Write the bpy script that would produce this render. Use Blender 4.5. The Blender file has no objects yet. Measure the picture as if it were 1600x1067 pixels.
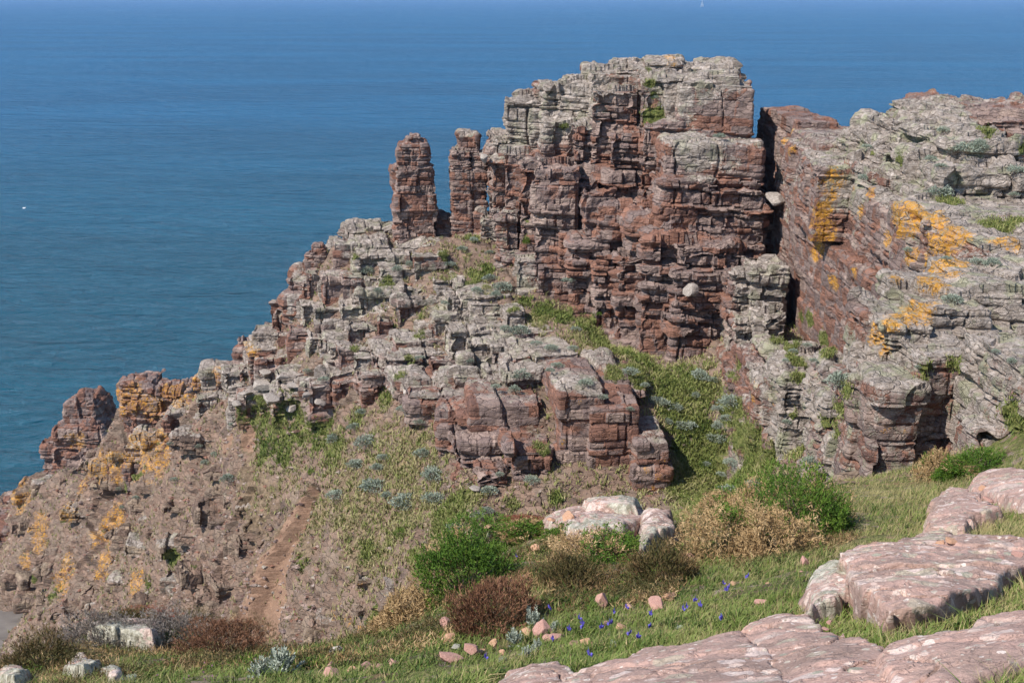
import bpy, math, random
import numpy as np
from mathutils import Vector, Matrix
rng = np.random.default_rng(7); random.seed(7)
# ------------------------------------------------------------------ camera, sky, sun, exposure
sc = bpy.context.scene; C = sc.collection
CZ = 45.0; F = 1716.0; PITCH = math.atan(545.5/F)
cam = bpy.data.objects.new('camera', bpy.data.cameras.new('camera')); C.objects.link(cam)
cam.location = (0, 0, CZ); cam.rotation_euler = (math.pi/2-PITCH, 0, 0)
cam.data.sensor_width = 36; cam.data.lens = F/1600*36; cam.data.clip_start = .1; cam.data.clip_end = 80000
sc.camera = cam
SUN = Vector((-.66, -.40, .82)).normalized()
el = math.asin(SUN.z); az = math.atan2(SUN.x, SUN.y)
w = bpy.data.worlds.new('World'); sc.world = w; w.use_nodes = True
nt = w.node_tree; bg = nt.nodes['Background']
sky = nt.nodes.new('ShaderNodeTexSky'); sky.sky_type = 'NISHITA'; sky.sun_disc = False
sky.sun_elevation = el; sky.sun_rotation = az; sky.air_density = 1.0; sky.dust_density = .05; sky.ozone_density = 2.0
nt.links.new(sky.outputs[0], bg.inputs[0]); bg.inputs[1].default_value = .125
sl = bpy.data.lights.new('sun', 'SUN'); sl.energy = 4.2; sl.angle = math.radians(.5); sl.color = (1, .95, .88)
so = bpy.data.objects.new('sun', sl); C.objects.link(so); so.rotation_euler = SUN.to_track_quat('Z', 'Y').to_euler()
sc.view_settings.view_transform = 'Standard'; sc.view_settings.look = 'None'
sc.view_settings.exposure = 0.55; sc.view_settings.gamma = 1
sc.cycles.max_bounces = 5; sc.cycles.diffuse_bounces = 3; sc.cycles.glossy_bounces = 2
cp, sp = math.cos(PITCH), math.sin(PITCH)
def P(px, py, Y):            # a point Y metres ahead seen at that place of the photograph
    cx = (np.asarray(px, float)-800)/F; cz = (533.5-np.asarray(py, float))/F
    dy = cp+cz*sp; dz = -sp+cz*cp
    return np.stack([cx/dy*Y, Y*np.ones_like(cx), CZ+dz/dy*Y], -1)
def proj(p):
    f = p[:, 1]*cp-(p[:, 2]-CZ)*sp; u = p[:, 1]*sp+(p[:, 2]-CZ)*cp
    f = np.maximum(f, .01)
    return 800+F*p[:, 0]/f, 533.5-F*u/f
# ------------------------------------------------------------------ noise
def hsh(*a):
    h = np.zeros(np.broadcast(*a).shape, np.uint32)+np.uint32(374761393)
    for i, x in enumerate(a):
        h = (h ^ (np.asarray(x).astype(np.int64).astype(np.uint32)*np.uint32([2654435761, 2246822519, 3266489917, 668265263][i % 4])))*np.uint32(2246822519)
        h ^= h >> np.uint32(13)
    h *= np.uint32(3266489917); h ^= h >> np.uint32(16)
    return h.astype(np.float64)/4294967295.0
def vn(p, s=0):
    i = np.floor(p).astype(np.int64); f = p-i; f = f*f*(3-2*f)
    r = 0
    for dx in (0, 1):
        for dy in (0, 1):
            for dz in (0, 1):
                wt = (f[:, 0] if dx else 1-f[:, 0])*(f[:, 1] if dy else 1-f[:, 1])*(f[:, 2] if dz else 1-f[:, 2])
                r = r+wt*hsh(i[:, 0]+dx, i[:, 1]+dy, i[:, 2]+dz, np.int64(s))
    return r*2-1
def fbm(p, o=4, s=0):
    a = 1; r = 0; t = 0
    for k in range(o):
        r = r+a*vn(p*2.03**k+17.3*k, s+k); t += a; a *= .5
    return r/t
def sst(a, b, x):
    t = np.clip((x-a)/(b-a), 0, 1); return t*t*(3-2*t)
# ------------------------------------------------------------------ materials
class NB:
    def __init__(s, name):
        m = bpy.data.materials.new(name); m.use_nodes = True; s.m = m; s.t = m.node_tree; s.b = s.t.nodes['Principled BSDF']
    def n(s, ty, **k):
        d = s.t.nodes.new('ShaderNode'+ty)
        for a, v in k.items(): setattr(d, a, v)
        return d
    def l(s, a, b): s.t.links.new(a, b)
    def noise(s, sc_, det=4, rough=.6, vec=None, dist=0):
        d = s.n('TexNoise'); d.inputs['Scale'].default_value = sc_; d.inputs['Detail'].default_value = det
        d.inputs['Roughness'].default_value = rough; d.inputs['Distortion'].default_value = dist
        if vec is not None: s.l(vec, d.inputs['Vector'])
        return d.outputs['Fac']
    def coords(s, sx=1, sy=1, sz=1):
        g = s.n('NewGeometry'); m = s.n('Mapping'); m.inputs['Scale'].default_value = (sx, sy, sz)
        s.l(g.outputs['Position'], m.inputs['Vector']); return m.outputs[0]
    def math(s, op, a, b=None, c=None):
        d = s.n('Math', operation=op)
        for i, v in enumerate((a, b, c)):
            if v is None: continue
            if isinstance(v, (int, float)): d.inputs[i].default_value = v
            else: s.l(v, d.inputs[i])
        return d.outputs[0]
    def ramp(s, f, stops):
        r = s.n('ValToRGB'); e = r.color_ramp.elements
        while len(e) < len(stops): e.new(.5)
        for q, (p, c) in zip(e, stops): q.position = p; q.color = (*c, 1) if len(c) == 3 else c
        s.l(f, r.inputs[0]); return r.outputs[0]
    def mapr(s, f, a, b, c=0, d=1):
        m = s.n('MapRange', interpolation_type='SMOOTHSTEP'); s.l(f, m.inputs[0])
        for i, v in enumerate((a, b, c, d)): m.inputs[i+1].default_value = v
        return m.outputs[0]
    def mix(s, f, a, b, mode='MIX'):
        m = s.n('Mix', data_type='RGBA', blend_type=mode)
        if isinstance(f, (int, float)): m.inputs[0].default_value = f
        else: s.l(f, m.inputs[0])
        for i, v in ((6, a), (7, b)):
            if isinstance(v, tuple): m.inputs[i].default_value = (*v, 1)
            else: s.l(v, m.inputs[i])
        return m.outputs[2]
    def attr(s, name):
        a = s.n('Attribute'); a.attribute_name = name; return a
    def bump(s, h, st=.5, d=.05):
        b = s.n('Bump'); b.inputs['Strength'].default_value = st; b.inputs['Distance'].default_value = d
        s.l(h, b.inputs['Height']); s.l(b.outputs[0], s.b.inputs['Normal'])
    def fin(s, col, rough=.9, spec=.2):
        if isinstance(col, tuple): s.b.inputs['Base Color'].default_value = (*col, 1)
        else: s.l(col, s.b.inputs['Base Color'])
        s.b.inputs['Roughness'].default_value = rough; s.b.inputs['Specular IOR Level'].default_value = spec
        return s.m
def rock_mat(name, k=1.0, stops=None, bd=.06, gl_=.55):
    """k = fineness of the texture; attributes: mk = (hue, lichen, orange), gr = (moss, soil, dry grass)"""
    b = NB(name); co = b.coords(); a = b.attr('mk'); g = b.attr('gr')
    s1 = b.n('SeparateColor'); b.l(a.outputs['Color'], s1.inputs[0]); s2 = b.n('SeparateColor'); b.l(g.outputs['Color'], s2.inputs[0])
    n1 = b.noise(.9*k, 6, .65, co); n2 = b.noise(7*k, 6, .7, co, .3); bed = b.noise(1.0, 5, .75, b.coords(.7*k, .7*k, 9*k))
    f = b.math('ADD', b.math('MULTIPLY', s1.outputs[0], .45), b.math('MULTIPLY', n1, .32))
    f = b.math('ADD', f, b.math('MULTIPLY', n2, .14)); f = b.math('ADD', f, b.math('MULTIPLY', bed, .22))
    f = b.math('SUBTRACT', f, .03)
    col = b.ramp(f, stops or [(.24, (.07, .048, .045)), (.36, (.16, .09, .072)), (.47, (.27, .135, .092)), (.55, (.20, .145, .13)), (.66, (.33, .235, .195)), (.82, (.43, .335, .275))])
    # soil
    so_ = b.mix(b.mapr(b.noise(3.5*k, 8, .8, co), .35, .65), (.10, .07, .043), (.28, .20, .13)); so_ = b.mix(b.mapr(s2.outputs[1], .75, .95), so_, b.mix(n2, (.19, .11, .072), (.34, .215, .145))); col = b.mix(b.mapr(b.math('ADD', s2.outputs[1], b.math('MULTIPLY', n2, .5)), .62, .88), col, so_)
    # grey lichen
    l1 = b.noise(2.3*k, 7, .72, co); l2 = b.noise(14*k, 4, .7, co)
    lf = b.math('ADD', b.math('MULTIPLY', l1, .75), b.math('MULTIPLY', l2, .35)); lf = b.math('ADD', lf, b.math('SUBTRACT', s1.outputs[1], .55))
    lc = b.ramp(b.noise(4*k, 6, .75, co), [(.30, (.15, .12, .10)), (.43, (.27, .225, .185)), (.54, (.38, .32, .275)), (.68, (.54, .47, .41))])
    lc = b.mix(b.mapr(b.noise(1.1*k, 5, .65, co), .50, .62, 0, gl_), lc, (.29, .285, .185))
    col = b.mix(b.mapr(lf, .49, .585, 0, .92), col, lc)
    # orange lichen
    o1 = b.math('ADD', b.math('MULTIPLY', b.noise(2.6*k, 6, .75, co), .55), b.math('MULTIPLY', b.noise(9*k, 6, .8, co), .95)); o1 = b.math('SUBTRACT', o1, .10); of = b.math('ADD', b.math('SUBTRACT', o1, .1), b.math('SUBTRACT', s1.outputs[2], .5))
    oc = b.mix(b.noise(9*k, 3, .6, co), (.68, .28, .02), (.48, .27, .05)); col = b.mix(b.mapr(of, .52, .70, 0, .95), col, oc)
    # dry grass then moss
    dc = b.mix(n2, (.22, .17, .07), (.33, .25, .13)); df = b.math('ADD', b.math('MULTIPLY', l1, .9), b.math('SUBTRACT', s2.outputs[2], .5))
    col = b.mix(b.mapr(df, .42, .55), col, dc)
    mf = b.math('ADD', b.math('MULTIPLY', l1, .9), b.math('SUBTRACT', s2.outputs[0], .5))
    mc = b.mix(b.mapr(b.noise(6*k, 6, .8, co), .38, .62), (.06, .08, .018), (.20, .20, .065)); col = b.mix(b.mapr(mf, .42, .54), col, mc)
    sp_ = b.mapr(b.noise(26*k, 3, .6, co), .3, .7, .78, 1.18); col = b.mix(1.0, col, sp_, 'MULTIPLY')
    wv = b.n('VectorMath', operation='ADD'); b.l(b.coords(1.5*k, 1.5*k, 4.5*k), wv.inputs[0]); nz = b.n('TexNoise'); nz.inputs['Scale'].default_value = 2.2*k; nz.inputs['Detail'].default_value = 4; b.l(co, nz.inputs['Vector'])
    vs = b.n('VectorMath', operation='SCALE'); b.l(nz.outputs['Color'], vs.inputs[0]); vs.inputs['Scale'].default_value = 1.1; b.l(vs.outputs[0], wv.inputs[1])
    vo = b.n('TexVoronoi', feature='DISTANCE_TO_EDGE'); b.l(wv.outputs[0], vo.inputs['Vector']); vo.inputs['Scale'].default_value = 1.0; ck = b.mapr(vo.outputs['Distance'], .0, .07)
    vc = b.n('TexVoronoi'); b.l(wv.outputs[0], vc.inputs['Vector']); vc.inputs['Scale'].default_value = 1.0; s3 = b.n('SeparateColor'); b.l(vc.outputs['Color'], s3.inputs[0]); hard = b.math('SUBTRACT', 1.0, b.math('MINIMUM', b.math('ADD', s2.outputs[0], b.math('ADD', s2.outputs[1], s2.outputs[2])), 1.0))
    col = b.mix(1.0, col, b.math('ADD', .82, b.math('MULTIPLY', s3.outputs[0], .34)), 'MULTIPLY')
    h = b.math('ADD', b.math('MULTIPLY', b.noise(6*k, 8, .78, co), .8), b.math('MULTIPLY', bed, .8)); h = b.math('ADD', h, b.math('MULTIPLY', b.math('ADD', ck, b.math('MULTIPLY', s3.outputs[1], .6)), b.math('MULTIPLY', hard, .55))); b.bump(h, 1.0, bd*1.5)
    return b.fin(col, .92, .15)
M = {}
M['cliff'] = rock_mat('cliff_rock', 1.0)
M['slope'] = rock_mat('slope_rock', 1.0, [(.24, (.07, .052, .042)), (.36, (.15, .105, .082)), (.46, (.25, .165, .12)), (.55, (.20, .145, .11)), (.66, (.31, .225, .16)), (.82, (.38, .30, .21))])
M['near'] = rock_mat('near_cliff_rock', 1.8, None, .04, .8); M['right'] = rock_mat('lichened_rock', 1.15, None, .06, .9)
M['ground'] = rock_mat('clifftop_ground', 3.0, None, .03)
M['slab0'] = rock_mat('slab_rock', 3.0, [(.25, (.22, .12, .09)), (.40, (.31, .17, .13)), (.55, (.36, .21, .165)), (.75, (.46, .28, .22)), (.9, (.5, .33, .27))], .02)
def slab_mat():
    b = NB('pink_slab'); co = b.coords(); a = b.attr('mk'); s1 = b.n('SeparateColor'); b.l(a.outputs['Color'], s1.inputs[0])
    n1 = b.noise(2.2, 6, .6, co); n2 = b.noise(16, 6, .7, co); n3 = b.noise(60, 4, .7, co)
    col = b.ramp(b.math('ADD', b.math('MULTIPLY', n1, .7), b.math('MULTIPLY', s1.outputs[0], .3)), [(.3, (.27, .18, .145)), (.45, (.38, .255, .21)), (.55, (.48, .305, .25)), (.7, (.45, .36, .31))])
    for sc_, th, c0, c1, sd in ((2.6, .36, (.54, .41, .35), (.44, .37, .28), 0), (4.6, .36, (.62, .48, .42), (.42, .34, .26), 5), (7.5, .30, (.60, .45, .38), (.36, .33, .25), 3), (15, .26, (.66, .55, .48), (.5, .42, .34), 6), (34, .22, (.6, .5, .42), (.3, .24, .19), 9)):
        w_ = b.n('VectorMath', operation='ADD'); b.l(co, w_.inputs[0]); nz = b.n('TexNoise'); nz.inputs['Scale'].default_value = sc_*2.2; nz.inputs['Detail'].default_value = 5; b.l(co, nz.inputs['Vector'])
        sc2 = b.n('VectorMath', operation='SCALE'); b.l(nz.outputs['Color'], sc2.inputs[0]); sc2.inputs['Scale'].default_value = .55/sc_; b.l(sc2.outputs[0], w_.inputs[1])
        v = b.n('TexVoronoi'); v.inputs['Scale'].default_value = sc_; b.l(w_.outputs[0], v.inputs['Vector']); s2 = b.n('SeparateColor'); b.l(v.outputs['Color'], s2.inputs[0])
        r_ = b.math('MULTIPLY', b.math('ADD', s2.outputs[0], b.math('SUBTRACT', s1.outputs[1], .44)), th*1.35)
        m = b.mapr(b.math('SUBTRACT', r_, v.outputs['Distance']), 0, .035); cc = b.mix(b.math('GREATER_THAN', s2.outputs[1], .6), c0, c1)
        m = b.math('MULTIPLY', m, b.mapr(n2, .25, .5)); col = b.mix(m, col, cc)
    lf = b.math('ADD', b.math('MULTIPLY', b.noise(5, 7, .75, co), .8), b.math('SUBTRACT', s1.outputs[1], .58)); lc = b.mix(b.mapr(n2, .35, .65), (.22, .20, .14), (.52, .49, .40)); col = b.mix(b.mapr(lf, .44, .54), col, lc)
    col = b.mix(1.0, col, b.mapr(n3, .3, .7, .82, 1.12), 'MULTIPLY')
    b.bump(b.math('ADD', b.math('ADD', n2, b.math('MULTIPLY', n3, .35)), b.math('ADD', b.math('MULTIPLY', b.mapr(b.noise(3, 5, .6, b.coords(.6, .6, 4), .5), .47, .5), .5), b.math('MULTIPLY', b.mapr(b.math('ABSOLUTE', b.math('SUBTRACT', b.noise(4.5, 6, .65, co, .6), .5)), 0, .012), .5))), .7, .025); return b.fin(col, .9, .2)
M['slab'] = slab_mat()
def sea_mat():
    b = NB('sea_water'); co = b.coords(.5, 1.0, 1)
    big = b.noise(.012, 4, .55, b.coords(.35, 1.3, 1)); r = b.noise(.45, 8, .62, co, .4); r2 = b.noise(1.6, 4, .6, b.coords(.6, 1.0, 1))
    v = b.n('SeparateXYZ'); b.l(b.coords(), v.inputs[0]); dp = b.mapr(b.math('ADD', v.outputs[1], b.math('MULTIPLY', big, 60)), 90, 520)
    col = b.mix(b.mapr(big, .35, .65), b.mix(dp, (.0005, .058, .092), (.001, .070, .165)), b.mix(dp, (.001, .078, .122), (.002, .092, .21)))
    pass
    h = b.math('ADD', b.math('MULTIPLY', r, 1.0), b.math('MULTIPLY', r2, .22)); h = b.math('ADD', h, b.math('MULTIPLY', b.noise(.10, 5, .6, b.coords(.45, 1.2, 1), .5), 2.6)); b.bump(h, 1.0, 2.6)
    df = b.n('BsdfDiffuse'); gl = b.n('BsdfGlossy'); gl.inputs['Roughness'].default_value = .2; gl.inputs['Color'].default_value = (.62, .80, 1, 1); fr = b.n('Fresnel'); fr.inputs['IOR'].default_value = 1.25  # blue gloss tint paints in the bluer high sky that rough waves would reflect
    nl = b.b.inputs['Normal'].links[0].from_socket; b.l(col, df.inputs['Color'])
    for q in (df, gl, fr): b.l(nl, q.inputs['Normal'])
    mx = b.n('MixShader'); b.l(b.math('MULTIPLY', fr.outputs[0], 1.0), mx.inputs[0]); b.l(df.outputs[0], mx.inputs[1]); b.l(gl.outputs[0], mx.inputs[2]); b.t.nodes.remove(b.b); o_ = [n for n in b.t.nodes if n.type == 'OUTPUT_MATERIAL'][0]; b.l(mx.outputs[0], o_.inputs['Surface'])
    return b.m
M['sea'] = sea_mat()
def leaf_mat(name, c0, c1, c2, rough=.7, spec=.2, trans=0):
    b = NB(name); a = b.attr('v'); col = b.ramp(a.outputs['Fac'], [(0, c0), (.5, c1), (1, c2)])
    b.fin(col, rough, spec); return b.m
M['grass'] = leaf_mat('grass_blades', (.028, .06, .012), (.135, .18, .038), (.38, .30, .15))
M['slopegrass'] = leaf_mat('slope_grass', (.065, .105, .02), (.19, .21, .055), (.38, .31, .17))
M['ragwort'] = leaf_mat('silver_foliage', (.07, .085, .055), (.23, .265, .20), (.48, .51, .43), .9, .1)
M['gorse'] = leaf_mat('gorse_foliage', (.025, .06, .008), (.065, .13, .013), (.15, .19, .03))
M['dry'] = leaf_mat('dry_foliage', (.17, .10, .045), (.36, .235, .11), (.56, .40, .22))
M['heather'] = leaf_mat('heather_foliage', (.032, .034, .012), (.095, .08, .028), (.24, .135, .07))
M['heather_red'] = leaf_mat('rusty_foliage', (.06, .03, .018), (.16, .075, .04), (.33, .17, .10)); M['heather_grey'] = leaf_mat('grey_twigs', (.07, .055, .045), (.17, .14, .12), (.34, .30, .26)); M['redmat'] = leaf_mat('red_leaves', (.12, .025, .02), (.22, .06, .04), (.30, .22, .10))
M['stem'] = leaf_mat('woody_stem', (.06, .04, .03), (.12, .09, .06), (.2, .16, .1))
M['blue'] = leaf_mat('violet_petal', (.09, .07, .36), (.12, .095, .46), (.18, .15, .55))
M['pink'] = leaf_mat('pink_petal', (.55, .25, .42), (.65, .35, .5), (.75, .5, .6))
M['flowerstem'] = leaf_mat('flower_stem', (.05, .10, .02), (.10, .17, .03), (.15, .2, .05))
def stone_mat(name, c0, c1):
    b = NB(name); t = b.n('TexCoord').outputs['Object']; n = b.noise(9, 6, .7, t); col = b.mix(b.mapr(n, .3, .7), c0, c1)
    col = b.mix(b.mapr(b.noise(30, 3, .6, t), .56, .66, 0, .5), col, (.55, .45, .38)); b.bump(n, .6, .015); return b.fin(col, .9, .2)
M['pinkstone'] = stone_mat('pink_stone', (.36, .18, .14), (.52, .30, .24))
M['ochrestone'] = stone_mat('ochre_stone', (.40, .20, .11), (.56, .34, .22))
M['greystone'] = stone_mat('grey_stone', (.24, .22, .17), (.46, .43, .35))
M['farstone'] = stone_mat('lichened_stone', (.20, .16, .135), (.42, .37, .32))
M['whitestone'] = stone_mat('white_stone', (.34, .30, .26), (.52, .47, .42))
b_ = NB('wet_sand'); n_ = b_.noise(.6, 6, .6, b_.coords(.5, 1, 1)); b_.bump(n_, .6, .2); M['sand'] = b_.fin(b_.ramp(n_, [(.3, (.10, .085, .075)), (.6, (.19, .165, .145))]), .9, .2)
M['white'] = leaf_mat('white_paint', (.8, .8, .8), (.8, .8, .8), (.8, .8, .8), .5)
# ------------------------------------------------------------------ mesh plumbing
def mesh(name, V, Q, mat, attrs=None, smooth=False, fl=None):
    """Q: (n,k) index array"""
    me = bpy.data.meshes.new(name); V = np.ascontiguousarray(V, np.float32); Q = np.ascontiguousarray(Q, np.int32)
    n, k = Q.shape
    me.vertices.add(len(V)); me.vertices.foreach_set('co', V.ravel())
    me.loops.add(n*k); me.loops.foreach_set('vertex_index', Q.ravel())
    me.polygons.add(n); me.polygons.foreach_set('loop_start', np.arange(0, n*k, k, dtype=np.int32))
    me.polygons.foreach_set('loop_total', np.full(n, k, np.int32))
    me.polygons.foreach_set('use_smooth', np.full(n, smooth, bool))
    me.materials.append(mat)
    for an, av in (attrs or {}).items():
        if av.ndim == 2:
            a = me.color_attributes.new(an, 'FLOAT_COLOR', 'POINT'); c = np.ones((len(V), 4), np.float32); c[:, :3] = av; a.data.foreach_set('color', c.ravel())
        else:
            a = me.attributes.new(an, 'FLOAT', 'POINT'); a.data.foreach_set('value', av.astype(np.float32))
    me.update(calc_edges=True); me.validate()
    return me
def link(name, me, parent=None, label=None, cat=None, group=None, kind=None):
    o = bpy.data.objects.new(name, me); C.objects.link(o)
    if parent: o.parent = parent
    for k_, v in (('label', label), ('category', cat), ('group', group), ('kind', kind)):
        if v: o[k_] = v
    return o
def grid_quads(nu, nv, off=0):
    i = np.arange(nu-1)[:, None]; j = np.arange(nv-1)[None]
    a = (i*nv+j).ravel()+off
    return np.stack([a, a+nv, a+nv+1, a+1], -1)
# ------------------------------------------------------------------ bedding and jointing of the rock
_r = np.random.default_rng(3)
BEDS = np.cumsum(np.concatenate([[-12], _r.choice([.16, .22, .3, .42, .65], 420, p=[.15, .25, .25, .2, .15])*_r.uniform(.8, 1.2, 420)]))
BIGZ = np.cumsum(np.concatenate([[-12], _r.uniform(.7, 2.4, 90)]))
def rockfield(p, sc_=1.0, seed=0):
    """returns (displacement in metres, per-brick random 0..1)"""
    q = p/sc_
    th = .22; lo = vn(q*.16, 11); lo2 = vn(q*.16+40, 12)
    u = q[:, 0]*math.cos(th)+q[:, 1]*math.sin(th)+.5*lo+.12*vn(q*1.3, 13); v = -q[:, 0]*math.sin(th)+q[:, 1]*math.cos(th)+.5*lo2+.12*vn(q*1.3+9, 14)
    z = q[:, 2]/1.0+.05*q[:, 0]-.03*q[:, 1]+.25*lo+.05*vn(q*1.1, 15)
    K = np.clip(np.searchsorted(BIGZ, z), 1, len(BIGZ)-1); sh = hsh(K, 5)*7
    a = np.floor(u/2.1+sh); c = np.floor(v/1.9+sh*1.7)
    big = hsh(K, a, c, 77)-.5
    # joints of the big blocks
    fu = np.abs((u/2.1+sh)-np.round(u/2.1+sh))*2.1; fz = np.minimum(z-BIGZ[K-1], BIGZ[K]-z)
    k = np.clip(np.searchsorted(BEDS, z), 1, len(BEDS)-1); s2 = hsh(k, 9)*11; wd = .42+.6*hsh(k, 10)
    b = np.floor(u/wd+s2); d = np.floor(v/wd/1.2+s2*1.3)
    small = hsh(k, b, d, 78)-.5; bedo = hsh(k, 79)-.5
    gz = np.minimum(z-BEDS[k-1], BEDS[k]-z); gu = np.abs((u/wd+s2)-np.round(u/wd+s2))*wd
    br = sst(-.25, .35, vn(q*.5+7, 33))
    rec = hsh(k, 83) > .80
    D = .62*big+.17*bedo+.24*small*br-.17*(rec & (hsh(k, a, 84) > .3))*br
    D -= (.20*(1-sst(.02, .07, gz))*(hsh(k, a, 3) > .3)+.14*(1-sst(.02, .06, gu))*(hsh(k, b, 4) > .45))*(.3+.7*br)+.26*(1-sst(0, .10, fu))*(hsh(K, a, 6) > .5)+.14*(1-sst(0, .10, fz))*(hsh(K, 61) > .3)
    D += .34*fbm(q*.8, 4, 21)+.10*fbm(q*4, 3, 31)
    return D*sc_, hsh(k, b, d, 80)*.55+hsh(k, 81)*.3+hsh(K, a, c, 82)*.15
class Rocks:
    def __init__(s): s.V, s.N, s.Q, s.A, s.n = [], [], [], [], 0
    def block(s, c, h, rot=0, taper=0., r=.13, g=.1, amp=1., lich=.3, red=0., tilt=(0, 0), lean=(0, 0)):
        """c: centre, h: half sizes; five subdivided faces, bottom left buried"""
        hx, hy, hz = h; r = min(r, hx*.6, hy*.6, hz*.6, .35); co, si = math.cos(rot), math.sin(rot)
        R = np.array([[co, -si, 0], [si, co, 0], [0, 0, 1]])
        for ax, sg in ((0, 1), (0, -1), (1, 1), (1, -1), (2, 1)):
            o = [i for i in range(3) if i != ax]; n0 = max(3, int(2*h[o[0]]/g)+1); n1 = max(3, int(2*h[o[1]]/g)+1)
            A, B = np.meshgrid(np.linspace(-1, 1, n0)*h[o[0]], np.linspace(-1, 1, n1)*h[o[1]], indexing='ij')
            p = np.zeros((n0*n1, 3)); p[:, o[0]] = A.ravel(); p[:, o[1]] = B.ravel(); p[:, ax] = sg*h[ax]
            hh = np.array(h); lo = -(hh-r); hi = hh-r; lo[2] = -hh[2]
            inn = np.clip(p, lo, hi); d = p-inn; L = np.linalg.norm(d, axis=1); n = d/np.maximum(L, 1e-6)[:, None]
            bad = L < 1e-6; n[bad] = 0; n[bad, ax] = sg
            p = inn+n*r
            f = (p[:, 2]+hz)/(2*hz); t = 1-taper*f; p[:, 0] *= t; p[:, 1] *= t
            p[:, 2] += (p[:, 0]*tilt[0]+p[:, 1]*tilt[1])*np.clip(f, 0, 1)
            p[:, 0] += lean[0]*f; p[:, 1] += lean[1]*f
            q = grid_quads(n0, n1, s.n)
            flip = (ax == 1) ^ (sg < 0)
            if flip: q = q[:, ::-1]
            s.V.append(p@R.T+np.array(c)); s.N.append(n@R.T); s.Q.append(q)
            s.A.append(np.tile([lich, red, amp], (n0*n1, 1))); s.n += n0*n1
    def col(s, x0, x1, yt, yb, Y, dep, rot=0, **k):
        a = P(x0, yt, Y); b_ = P(x1, yt, Y); zb = P(x0, yb, Y)[2]-k.pop('sink', 1.2)
        cx = (a[0]+b_[0])/2; hx = (b_[0]-a[0])/2; hz = (a[2]-zb)/2
        s.block((cx, Y+dep/2, zb+hz), (hx, dep/2, hz), rot, **k)
    def done(s, sc_=1.0):
        V = np.concatenate(s.V); N = np.concatenate(s.N); Q = np.concatenate(s.Q); A = np.concatenate(s.A)
        D, hue = rockfield(V, sc_); V2 = V+N*(D*A[:, 2])[:, None]
        return dict(V=V2, N=N, Q=Q, hue=hue, lich=A[:, 0], red=A[:, 1])
# ------------------------------------------------------------------ the land: one height sheet through measured points
CP = """640,385,60.5 690,372,61 560,362,62 740,360,60 740,430,56 800,500,52 900,510,50 960,550,48 1060,595,45 1100,640,43.5 1130,700,42 1180,755,40 1130,790,38.5 1080,700,42 1040,640,43.5
600,430,58 560,500,56 450,530,59 420,590,58 370,600,61 660,500,54 720,560,50 640,640,47 560,640,49 470,640,52 400,660,55 300,665,60 220,640,68 100,725,78 20,785,84 0,800,84 150,800,70 300,780,58
450,760,49 560,760,44 700,760,41 740,800,38.5 700,835,37 620,850,38.5 520,850,42 450,850,45 350,850,50 250,850,57 100,850,68 0,900,72 30,1000,70 150,950,62 250,940,54 350,940,48 430,950,44 500,980,40 600,940,37 650,890,35.5 560,1010,37.5
610,357,63.5 510,400,62.5 430,505,62 365,578,63 300,602,67 190,618,73 60,730,82 0,770,88 -60,800,95 -60,900,78 -60,1020,73 -150,900,85
850,560,48 900,580,46 950,640,43 880,640,43 1000,660,42 820,640,43 780,822,38 850,850,37 950,870,36 1020,830,37 740,806,38.3
1240,495,47 1290,545,42 1330,580,38.5 1340,620,35 1290,700,32 1240,620,37 1200,700,38 1300,760,26
0,1035,12 0,1067,10 150,1000,12.5 250,958,13.5 150,1067,9 300,1040,9.7 400,1012,11.2 470,1024,10 450,1067,7.6 560,1014,9.6 600,1067,6.5 640,975,9.8 600,1000,9.7 700,985,8.4 720,895,11 800,1067,5.6 740,850,13 830,900,9.6 760,835,13.8 900,808,15 1050,815,14.5 960,870,11.2 940,942,8.9 1050,1000,6.6 1200,1067,4 1500,1067,3.5 1700,1067,3.3 1700,930,5.4 1600,935,5.5 1400,965,5.6 1200,955,6.7 1500,905,6.9 1100,870,10.6 1300,860,9.6 1100,795,16 1200,775,17 1340,765,17.5 1500,835,9.6 1600,790,11 1700,760,12 1400,775,14.5 1500,752,15 1600,660,15.5 1700,600,16""".split()
CP += '480,1045,12.5 560,1040,12 640,1005,12.2 400,1045,14 300,1010,17 480,1100,16 600,1090,15.5 700,960,14.8 200,1010,17 770,900,17'.split()
pts = [P(*map(float, c.split(','))) for c in CP]
# fixed places on the ground plan (x, y, height above the camera's foot), hidden or seaward
for x, y, z in [(-12, 70, -34), (-6, 74, -40), (0, 75, -42), (8, 75, -42), (18, 75, -40), (-20, 74, -42), (-30, 84, -48), (-42, 98, -50), (-20, 110, -52), (10, 110, -52), (40, 110, -52), (40, 70, -40), (-60, 110, -52), (-55, 60, -46), (-70, 80, -50), (-40, 45, -44), (-30, 30, -40), (-20, 22, -30), (-12, 17, -22), (-8, 22, -26), (-4, 18, -17), (0, 22, -19), (-16, 36, -32), (4, 22, -18), (9, 24, -17), (6, 30, -18.5), (0, 32, -20.5), (-4, 30, -23), (12, 28, -15), (16, 24, -9), (16, 34, -14), (20, 20, -5.5), (30, 30, -7), (16, 45, -14), (13, 55, -22), (3, 60, -14), (8, 58, -18), (0, 0, -1.7), (6, 0, -1.5), (-6, 0, -2.6), (-12, 5, -6), (-20, 8, -14), (14, 6, -1.8), (14, 14, -4.5), (24, 14, -3.5), (-40, 0, -30), (-40, 15, -36), (40, 10, -4), (40, 40, -12), (5, 50, -16.3), (-25, 68, -36), (-4.5, 62.5, -16)]:
    pts.append(np.array([x, y, CZ+z]))
pts = np.array(pts)
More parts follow.
